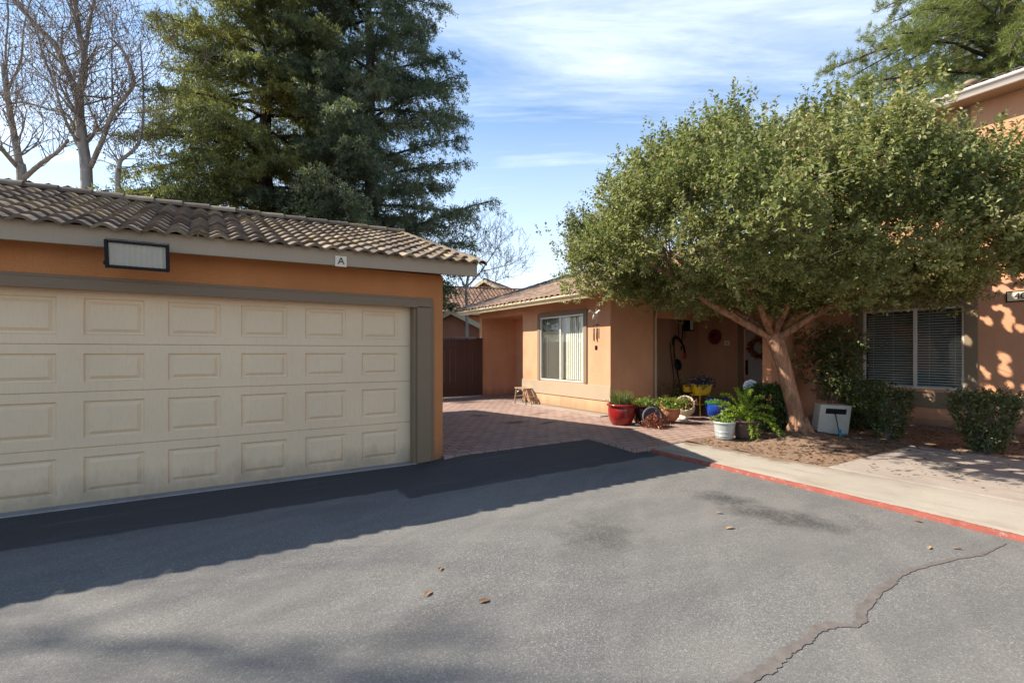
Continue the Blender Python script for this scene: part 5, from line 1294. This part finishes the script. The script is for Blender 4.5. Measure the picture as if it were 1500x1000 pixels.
# ------------------------------------------------------------------ yard sign
t = thing('yard_sign', 'small pale octagonal yard sign with a blue band tilted above the boxwood', 'sign', (8.12, 4.95, BZ))
mb = MB(); mb.tube([(8.16, 4.98, BZ-.05), (8.12, 4.95, .88)], .008, 8); mb.build('stake', M['chrome'], t)
cs = Vector((8.10, 4.93, .90)); rgt = Vector((.844, -.536, .35)).normalized(); upv = Vector((-.30, .19, .93)); upv = (upv - rgt*upv.dot(rgt)).normalized(); nn_ = rgt.cross(upv)
def plate(mb, poly, z0, z1):
    v = [cs + rgt*a + upv*b + nn_*z for z in (z0, z1) for a, b in poly]; n = len(poly)
    mb.add(v, [tuple(range(n-1, -1, -1)), tuple(range(n, 2*n))] + [(i, (i+1)%n, n+(i+1)%n, n+i) for i in range(n)])
oc = [(0.135*math.cos(R(22.5+45*k)), 0.125*math.sin(R(22.5+45*k))) for k in range(8)]
mb = MB(); plate(mb, oc, -.004, .004); mb.build('panel', M['sign_grey'], t)
mb = MB(); plate(mb, [(-.085, -.062), (.085, -.062), (.085, -.018), (-.085, -.018)], .005, .007); mb.build('blue_band', M['sign_blue'], t)
mb = MB()
for zz in (.02, .048, .075): plate(mb, [(-.09+zz*.4, zz), (.09-zz*.4, zz), (.09-zz*.4, zz+.009), (-.09+zz*.4, zz+.009)], .005, .006)
mb.build('print_line', M['sign_ink'], t)

# ------------------------------------------------------------------ white heater leaning by the trunk
t = thing('portable_heater', 'white box heater with a dark vent slot standing on the dirt beside the trunk', 'heater', (9.10, 4.10, BZ))
hc = Vector((9.12, 4.12, .06)); ax_ = Vector((.90, -.44, -0.06)).normalized(); ay_ = Vector((.44, .90, .10)).normalized(); az_ = ax_.cross(ay_).normalized(); ay_ = az_.cross(ax_)
mb = MB(); mb.obox(hc + az_*.285, ax_, ay_, az_, .29, .085, .265); mb.build('casing', M['white'], t, bevel=.02)
mb = MB(); mb.obox(hc + az_*.445 - ay_*.086, ax_, ay_, az_, .19, .004, .045); mb.build('vent_slot', M['black'], t)
mb = MB()
for k in range(7): mb.obox(hc + az_*.445 - ay_*.092 + ax_*(-.165+.055*k), ax_, ay_, az_, .003, .003, .044)
mb.build('vent_bar', M['iron'], t)
mb = MB()
for k in range(11): mb.obox(hc + az_*(.09+.026*k) - ay_*.0865, ax_, ay_, az_, .25, .003, .005)
mb.build('grille', M['white'], t)
for s_ in (-1, 1):
    mb = MB(); mb.obox(hc + ax_*s_*.24 + az_*.012, ax_, ay_, az_, .03, .10, .012); mb.build('foot', M['white'], t, bevel=.004)
t = thing('hose_nozzle', 'teal hose nozzle on a dark hose in front of the white heater', 'hose', (8.98, 3.90, BZ))
mb = MB(); mb.tube([(9.06, 4.0, .50), (9.05, 3.97, .36), (9.04, 3.94, .22), (9.02, 3.92, .14)], .009, 8); mb.tube([(9.02, 3.92, .14), (8.95, 3.9, .105), (8.8, 4.02, .115), (8.72, 4.2, .18)], .009, 8); mb.build('hose', M['black'], t)
mb = MB(); mb.tube([(9.02, 3.91, .20), (9.01, 3.90, .14), (8.99, 3.87, .11)], [.028, .024, .030], 10); mb.tube([(9.0, 3.88, .13), (9.05, 3.84, .115)], .016, 8); mb.build('nozzle', M['teal'], t)

# ------------------------------------------------------------------ things on the house walls
t = thing('wall_lantern', 'black box wall lantern with a pale glass on the porch wall', 'lamp', (11.25, 8.78, 2.2))
lx, ly, lz = 11.30, 8.76, 2.26
mb = MB(); mb.box(lx-.09, lx+.09, ly-.02, ly+.018, lz-.17, lz+.19); mb.box(lx-.105, lx+.105, ly-.22, ly-.02, lz+.14, lz+.19); mb.box(lx-.09, lx+.09, ly-.2, ly-.02, lz-.17, lz-.145)
for dx in (-.09, .078): mb.box(lx+dx, lx+dx+.012, ly-.2, ly-.188, lz-.145, lz+.14)
mb.box(lx-.095, lx-.082, ly-.19, ly-.02, lz-.145, lz+.14)
mb.build('housing', M['black'], t, bevel=.004)
mb = MB(); mb.box(lx-.075, lx+.085, ly-.185, ly-.03, lz-.144, lz+.139); mb.build('glass', M['lamp_glass'], t, bevel=.006)
# sunburst ornament on the door wall
t = thing('sunburst_ornament', 'dark red metal sunburst disc hanging on the porch wall', 'wall ornament', (11.85, 8.23, 1.92))
oc_ = Vector((11.845, 8.23, 1.93)); mb = MB(); mb.lathe([(0.001, .0), (.09, .002), (.10, .02), (.05, .035), (0.001, .04)], 20, oc_, Matrix.Rotation(R(-90), 3, 'Y')); mb.build('disc', M['rust_red'], t)
mb = MB()
for k in range(20):
    a = 2*math.pi*k/20; d = Vector((0, math.cos(a), math.sin(a))); s_ = Vector((0, -math.sin(a), math.cos(a)))
    mb.add([oc_ + d*.09 + s_*.018 + Vector((-.006,0,0)), oc_ + d*.09 - s_*.018 + Vector((-.006,0,0)), oc_ + d*.19 - s_*.026 + Vector((-.012,0,0)), oc_ + d*.225 + Vector((-.02,0,0)), oc_ + d*.19 + s_*.026 + Vector((-.012,0,0)),
            oc_ + d*.09 + s_*.018 + Vector((.004,0,0)), oc_ + d*.09 - s_*.018 + Vector((.004,0,0)), oc_ + d*.19 - s_*.026 + Vector((.0,0,0)), oc_ + d*.225 + Vector((-.01,0,0)), oc_ + d*.19 + s_*.026 + Vector((.0,0,0))],
           [(0,1,2,3,4), (9,8,7,6,5), (0,5,6,1), (1,6,7,2), (2,7,8,3), (3,8,9,4), (4,9,5,0)])
mb.build('ray', M['rust_red'], t)
t = thing('door_number', 'small pale square number tile beside the front door', 'sign', (11.86, 7.86, 1.74))
mb = MB(); mb.box(11.852, 11.868, 7.80, 7.95, 1.69, 1.81); mb.build('tile', M['sign_white'], t, bevel=.003)
mb = MB(); mb.box(11.848, 11.8515, 7.855, 7.895, 1.73, 1.77); mb.build('mark', M['rust_red'], t)
# wreath
t = thing('wreath', 'autumn leaf wreath hanging on the grey front door', 'wreath', (11.86, 6.97, 1.62))
n = 420; a = rng.uniform(0, 2*np.pi, n); P = np.stack([np.full(n, 11.865) - rng.uniform(0, .09, n), 6.97 + np.cos(a)*(.20+rng.normal(0, .035, n)), 1.62 + np.sin(a)*(.20+rng.normal(0, .035, n))], 1)
np_mesh('leaf', leaf_quads(P, rand_unit(n) + np.stack([np.full(n, -.4), np.cos(a)*.5, np.sin(a)*.5], 1), rand_unit(n), rng.uniform(.05, .10, n), rng.uniform(.03, .05, n)), 4, M['petal_autumn'], t, rng.uniform(0, 1, n))
mb = MB(); mb.tube([(11.86, 6.97+.2*math.cos(k*math.pi/12), 1.62+.2*math.sin(k*math.pi/12)) for k in range(25)], .03, 8, False); mb.build('ring', M['twig'], t, recalc=False)
# wind chimes
def chime(label, x, y, ztop, ztube, ltube, ntube, mat, r=.06):
    t = thing('wind_chime', label, 'wind chime', (x, y, ztop))
    mb = MB(); mb.tube([(x, y, ztop), (x, y, ztube+.06)], .003, 4); mb.build('cord', M['sign_grey'], t)
    mb = MB(); mb.lathe([(.001, 0), (r*1.1, .0), (r*1.1, .018), (.001, .03)], 16, (x, y, ztube+.04)); mb.build('disc', mat, t)
    for k in range(ntube):
        a = 2*math.pi*k/ntube + .4; px, py = x+math.cos(a)*r, y+math.sin(a)*r; l = ltube*(1-.06*k)
        mb = MB(); mb.tube([(px, py, ztube+.04), (px, py, ztube-.03)], .0018, 3); mb.tube([(px, py, ztube-.03), (px, py, ztube-.03-l)], .011, 8); mb.build('tube', mat, t)
    mb = MB(); mb.tube([(x, y, ztube+.04), (x, y, ztube-l-.10)], .0018, 3); mb.obox((x, y, ztube-ltube-.16), (1,0,0), (0,1,0), (0,0,1), .035, .006, .05); mb.build('sail', M['bark_dark'], t, bevel=.004)
    return t
t = chime('wind chime topped by a white bird under the left eave end', 7.30, 8.02, 2.80, 2.06, .30, 5, M['iron'])
mb = MB(); b = Vector((7.30, 8.02, 2.33)); mb.tube([b+Vector((-.0,.12,-.10)), b+Vector((0,.07,-.03)), b, b+Vector((0,-.06,.05)), b+Vector((0,-.10,.08)), b+Vector((0,-.14,.075))], [.008, .035, .055, .035, .028, .004], 10); mb.build('bird', M['white'], t)
mb = MB()
for s_ in (-1, 1): mb.add([b+Vector((s_*.03,.03,.03)), b+Vector((s_*.03,-.03,.03)), b+Vector((s_*.16,.02,.11)), b+Vector((s_*.14,.09,.07)), b+Vector((s_*.03,.03,.018)), b+Vector((s_*.03,-.03,.018)), b+Vector((s_*.16,.02,.10)), b+Vector((s_*.14,.09,.06))], [(0,1,2,3), (7,6,5,4), (0,4,5,1), (1,5,6,2), (2,6,7,3), (3,7,4,0)])
mb.build('wing', M['white'], t)
chime('long dark tube wind chime hanging in the porch left of the lantern', 10.72, 8.45, 2.33, 2.28, .50, 5, M['iron'], .085)
# long handled tools against the porch wall
t = thing('string_trimmer', 'black string trimmer with a red shaft end leaning upright on the porch wall', 'garden tool', (10.9, 8.62, Z))
mb = MB(); mb.tube([(10.70, 8.68, 1.86), (10.73, 8.70, 1.5), (10.78, 8.66, 1.1), (10.84, 8.62, 0.72)], .017, 8); mb.build('shaft', M['black'], t)
mb = MB(); mb.tube([(10.84, 8.62, .72), (10.93, 8.56, .12)], .022, 8); mb.build('shaft_end', M['red_paint'], t)
mb = MB(); mb.tube([(10.60, 8.62, 1.70), (10.64, 8.64, 1.86), (10.74, 8.66, 1.92), (10.88, 8.62, 1.84), (10.98, 8.58, 1.66), (11.02, 8.58, 1.48)], [.03, .035, .038, .03, .028, .03], 10); mb.build('handle', M['black'], t)
mb = MB(); mb.lathe([(.001, -.04), (.13, -.035), (.16, 0), (.13, .04), (.001, .05)], 20, (10.80, 8.62, 1.17), Matrix.Rotation(R(78), 3, 'X') , .75); mb.build('guard', M['black'], t)
t = thing('garden_pole', 'thin dark pole leaning beside the trimmer', 'garden tool', (10.75, 8.7, Z)); mb = MB(); mb.tube([(10.62, 8.745, 1.75), (10.70, 8.70, 0.9), (10.79, 8.66, Z)], .011, 6); mb.build('pole', M['bark_dark'], t)
mb = MB(); mb.obox((11.02, 8.58, 1.40), (.9,.1,0), (-.1,.9,0), (0,0,1), .05, .03, .07); o = mb.build('trigger_grip', M['red_paint'], t, bevel=.01)
# small wooden folding stool by the sill
t = thing('wooden_stool', 'small weathered wooden step stool standing open by the wall under the window', 'stool', (7.45, 11.0, .1))
mb = MB()
def leg_(a, b, w=.035, d=.022): 
    m2 = MB(); m2.bar(a, b, w, d, (0, 1, 0)); m2.build('leg', M['wood_pale'], t, bevel=.003)
for xx in (7.34, 7.60):
    leg_((xx, 11.42, .09), (xx, 11.32, .50)); leg_((xx, 10.86, .09), (xx, 10.98, .50)); 
leg_((7.37, 10.62, .09), (7.40, 10.92, .48)); leg_((7.57, 10.62, .09), (7.58, 10.92, .48))
mb.box(7.32, 7.62, 11.24, 11.40, .50, .525); mb.box(7.32, 7.62, 10.95, 11.235, .495, .515); mb.box(7.35, 7.61, 11.33, 11.41, .27, .29); mb.box(7.35, 7.61, 10.87, 10.95, .26, .28); mb.box(7.36, 7.59, 10.74, 10.77, .28, .31)
mb.build('board', M['wood_pale'], t, bevel=.003)
# garden hose bib at the entry
t = thing('hose_tap', 'small pale garden tap low on the wall by the side entry', 'tap', (7.62, 11.6, .35))
mb = MB(); mb.tube([(7.85, 11.46, .42), (7.62, 11.60, .42), (7.56, 11.62, .36), (7.56, 11.62, .33)], .014, 8); mb.lathe([(.001, 0), (.035, .0), (.035, .012), (.001, .016)], 12, (7.62, 11.60, .445)); mb.build('spout', M['chrome'], t)

# ------------------------------------------------------------------ leaf litter on the bed (uncountable) and single leaves on the asphalt
n = 9000; x = rng.uniform(6.55, 11.8, n); y = rng.uniform(-3.0, 5.0, n); k = rng.uniform(size=n) < np.where((x < 9.05) & (y < 2.95), 0.12, 0.9); x, y = x[k], y[k]; n = len(x)
z = np.array([max(bed_z(a, b), .107 if (a < 9.07 and b < 2.97) else 0) for a, b in zip(x, y)]) + .006
D = rand_unit(n); D[:, 2] *= .2
V = leaf_quads(np.stack([x, y, z], 1), D, np.tile([0, 0, 1.0], (n, 1)) + .3*rand_unit(n), rng.uniform(.03, .08, n), rng.uniform(.012, .035, n), .3)
struct(np_mesh('leaf_litter', V, 4, M['leaf_dry'], None, rng.uniform(0, 1, n)), 'stuff')
FL = 'dry leaves fallen on the asphalt'
for i, (px, py) in enumerate(((709, 881), (627, 870), (1069, 774), (1345, 764), (1361, 803), (1402, 804), (645, 834), (1054, 752))):
    p = ground_pt(px, py); mb = MB(); a = random.uniform(0, 6.28); l = random.uniform(.03, .05)
    u = Vector((math.cos(a), math.sin(a), .1)); s_ = Vector((-math.sin(a), math.cos(a), .25)); b = p + Vector((0, 0, .008 + asph_z(p.x, p.y)))
    mb.add([b-u*l, b-u*l*.3+s_*l*.42, b+u*l*.4+s_*l*.36, b+u*l, b+u*l*.4-s_*l*.30+Vector((0,0,.012)), b-u*l*.3-s_*l*.4+Vector((0,0,.012)), b+Vector((0,0,.002))], [(0,6,1), (1,6,2), (2,6,3), (3,6,4), (4,6,5), (5,6,0)], random.uniform(.6, 1))
    tag(mb.build('fallen_leaf', M['leaf_dry'], None, recalc=False), 'small dry tan leaf lying on the open asphalt', 'leaf', FL)

# ------------------------------------------------------------------ sky, sun, camera
SUNV = Vector((-0.95, 0.655, 1.0)).normalized(); ELEV = math.asin(SUNV.z); AZ = math.atan2(-SUNV.x, SUNV.y)   # counter-clockwise from +y
w = bpy.data.worlds.new('World'); scene.world = w; w.use_nodes = True; nt = w.node_tree; nt.nodes.clear()
out = nt.nodes.new('ShaderNodeOutputWorld'); bg = nt.nodes.new('ShaderNodeBackground'); L(nt, bg.outputs[0], out.inputs[0])
sky = nt.nodes.new('ShaderNodeTexSky'); sky.sky_type = 'NISHITA'; sky.sun_disc = False; sky.sun_elevation = ELEV; sky.sun_rotation = -AZ; sky.air_density = 1.0; sky.dust_density = 0.6; sky.ozone_density = 1.2; sky.altitude = 30
tc = nt.nodes.new('ShaderNodeTexCoord'); sp = nt.nodes.new('ShaderNodeSeparateXYZ'); L(nt, tc.outputs['Generated'], sp.inputs[0])
zc = mathn(nt, 'ADD', mathn(nt, 'MAXIMUM', sp.outputs[2], 0.0), 0.16)
px_ = mathn(nt, 'DIVIDE', sp.outputs[0], zc); py_ = mathn(nt, 'DIVIDE', sp.outputs[1], zc)
cb = nt.nodes.new('ShaderNodeCombineXYZ'); L(nt, px_, cb.inputs[0]); L(nt, py_, cb.inputs[1])
mp0 = nt.nodes.new('ShaderNodeMapping'); mp0.inputs['Rotation'].default_value = (0, 0, R(36)); L(nt, cb.outputs[0], mp0.inputs['Vector'])
mp = nt.nodes.new('ShaderNodeMapping'); mp.inputs['Scale'].default_value = (0.40, 1.5, 1); mp.inputs['Location'].default_value = (2.3, 0.55, 0); L(nt, mp0.outputs[0], mp.inputs['Vector'])
n1 = noise(nt, mp.outputs[0], 1.15, 9, 0.62, 0.9)
mp2 = nt.nodes.new('ShaderNodeMapping'); mp2.inputs['Scale'].default_value = (0.5, 2.8, 1); L(nt, mp0.outputs[0], mp2.inputs['Vector'])
n2 = noise(nt, mp2.outputs[0], 2.2, 8, 0.65, 0.6)
cl = mathn(nt, 'ADD', maprange(nt, n1, 0.36, 0.80, 0.05, 0.72), mathn(nt, 'MULTIPLY', maprange(nt, n2, 0.45, 0.8, 0, 0.5), maprange(nt, n1, 0.36, 0.6)), True)
hz = maprange(nt, sp.outputs[2], 0.50, 0.02, 0.0, 0.85)
fw = nt.nodes.new('ShaderNodeVectorMath'); fw.operation = 'DOT_PRODUCT'; L(nt, tc.outputs['Generated'], fw.inputs[0]); fw.inputs[1].default_value = (0.45, 0.89, 0)
side = maprange(nt, fw.outputs['Value'], 0.0, 0.55, 0.12, 1.0)
cl = mathn(nt, 'MAXIMUM', mathn(nt, 'MULTIPLY', cl, side), hz)
skc = mixc(nt, 1.0, sky.outputs[0], (0.90, 1.16, 1.32), 'MULTIPLY')
col = mixc(nt, cl, skc, (7.0, 7.7, 8.5))
L(nt, col, bg.inputs[0]); bg.inputs[1].default_value = 0.088
sd_ = bpy.data.lights.new('sun', 'SUN'); sd_.energy = 5.0; sd_.angle = R(0.55); sd_.color = (1.0, 0.915, 0.79)
so = bpy.data.objects.new('sun', sd_); COL.objects.link(so); so.rotation_euler = (-SUNV).to_track_quat('-Z', 'Y').to_euler(); so.location = (-10, 8, 20)
cam = bpy.data.cameras.new('camera'); cam.sensor_width = 36; cam.lens = 36*F_PX/1500; cam.shift_y = 16/1500; cam.clip_start = 0.05; cam.clip_end = 1000
co = bpy.data.objects.new('camera', cam); COL.objects.link(co); co.location = (0, 0, CAMZ); co.rotation_euler = (R(90), 0, -math.atan2(0.536, 0.844)); scene.camera = co
scene.render.engine = 'CYCLES'
scene.view_settings.view_transform = 'Standard'; scene.view_settings.look = 'None'; scene.view_settings.gamma = 1.0; scene.view_settings.exposure = 1.12
scene.cycles.max_bounces = 8; scene.cycles.transparent_max_bounces = 12
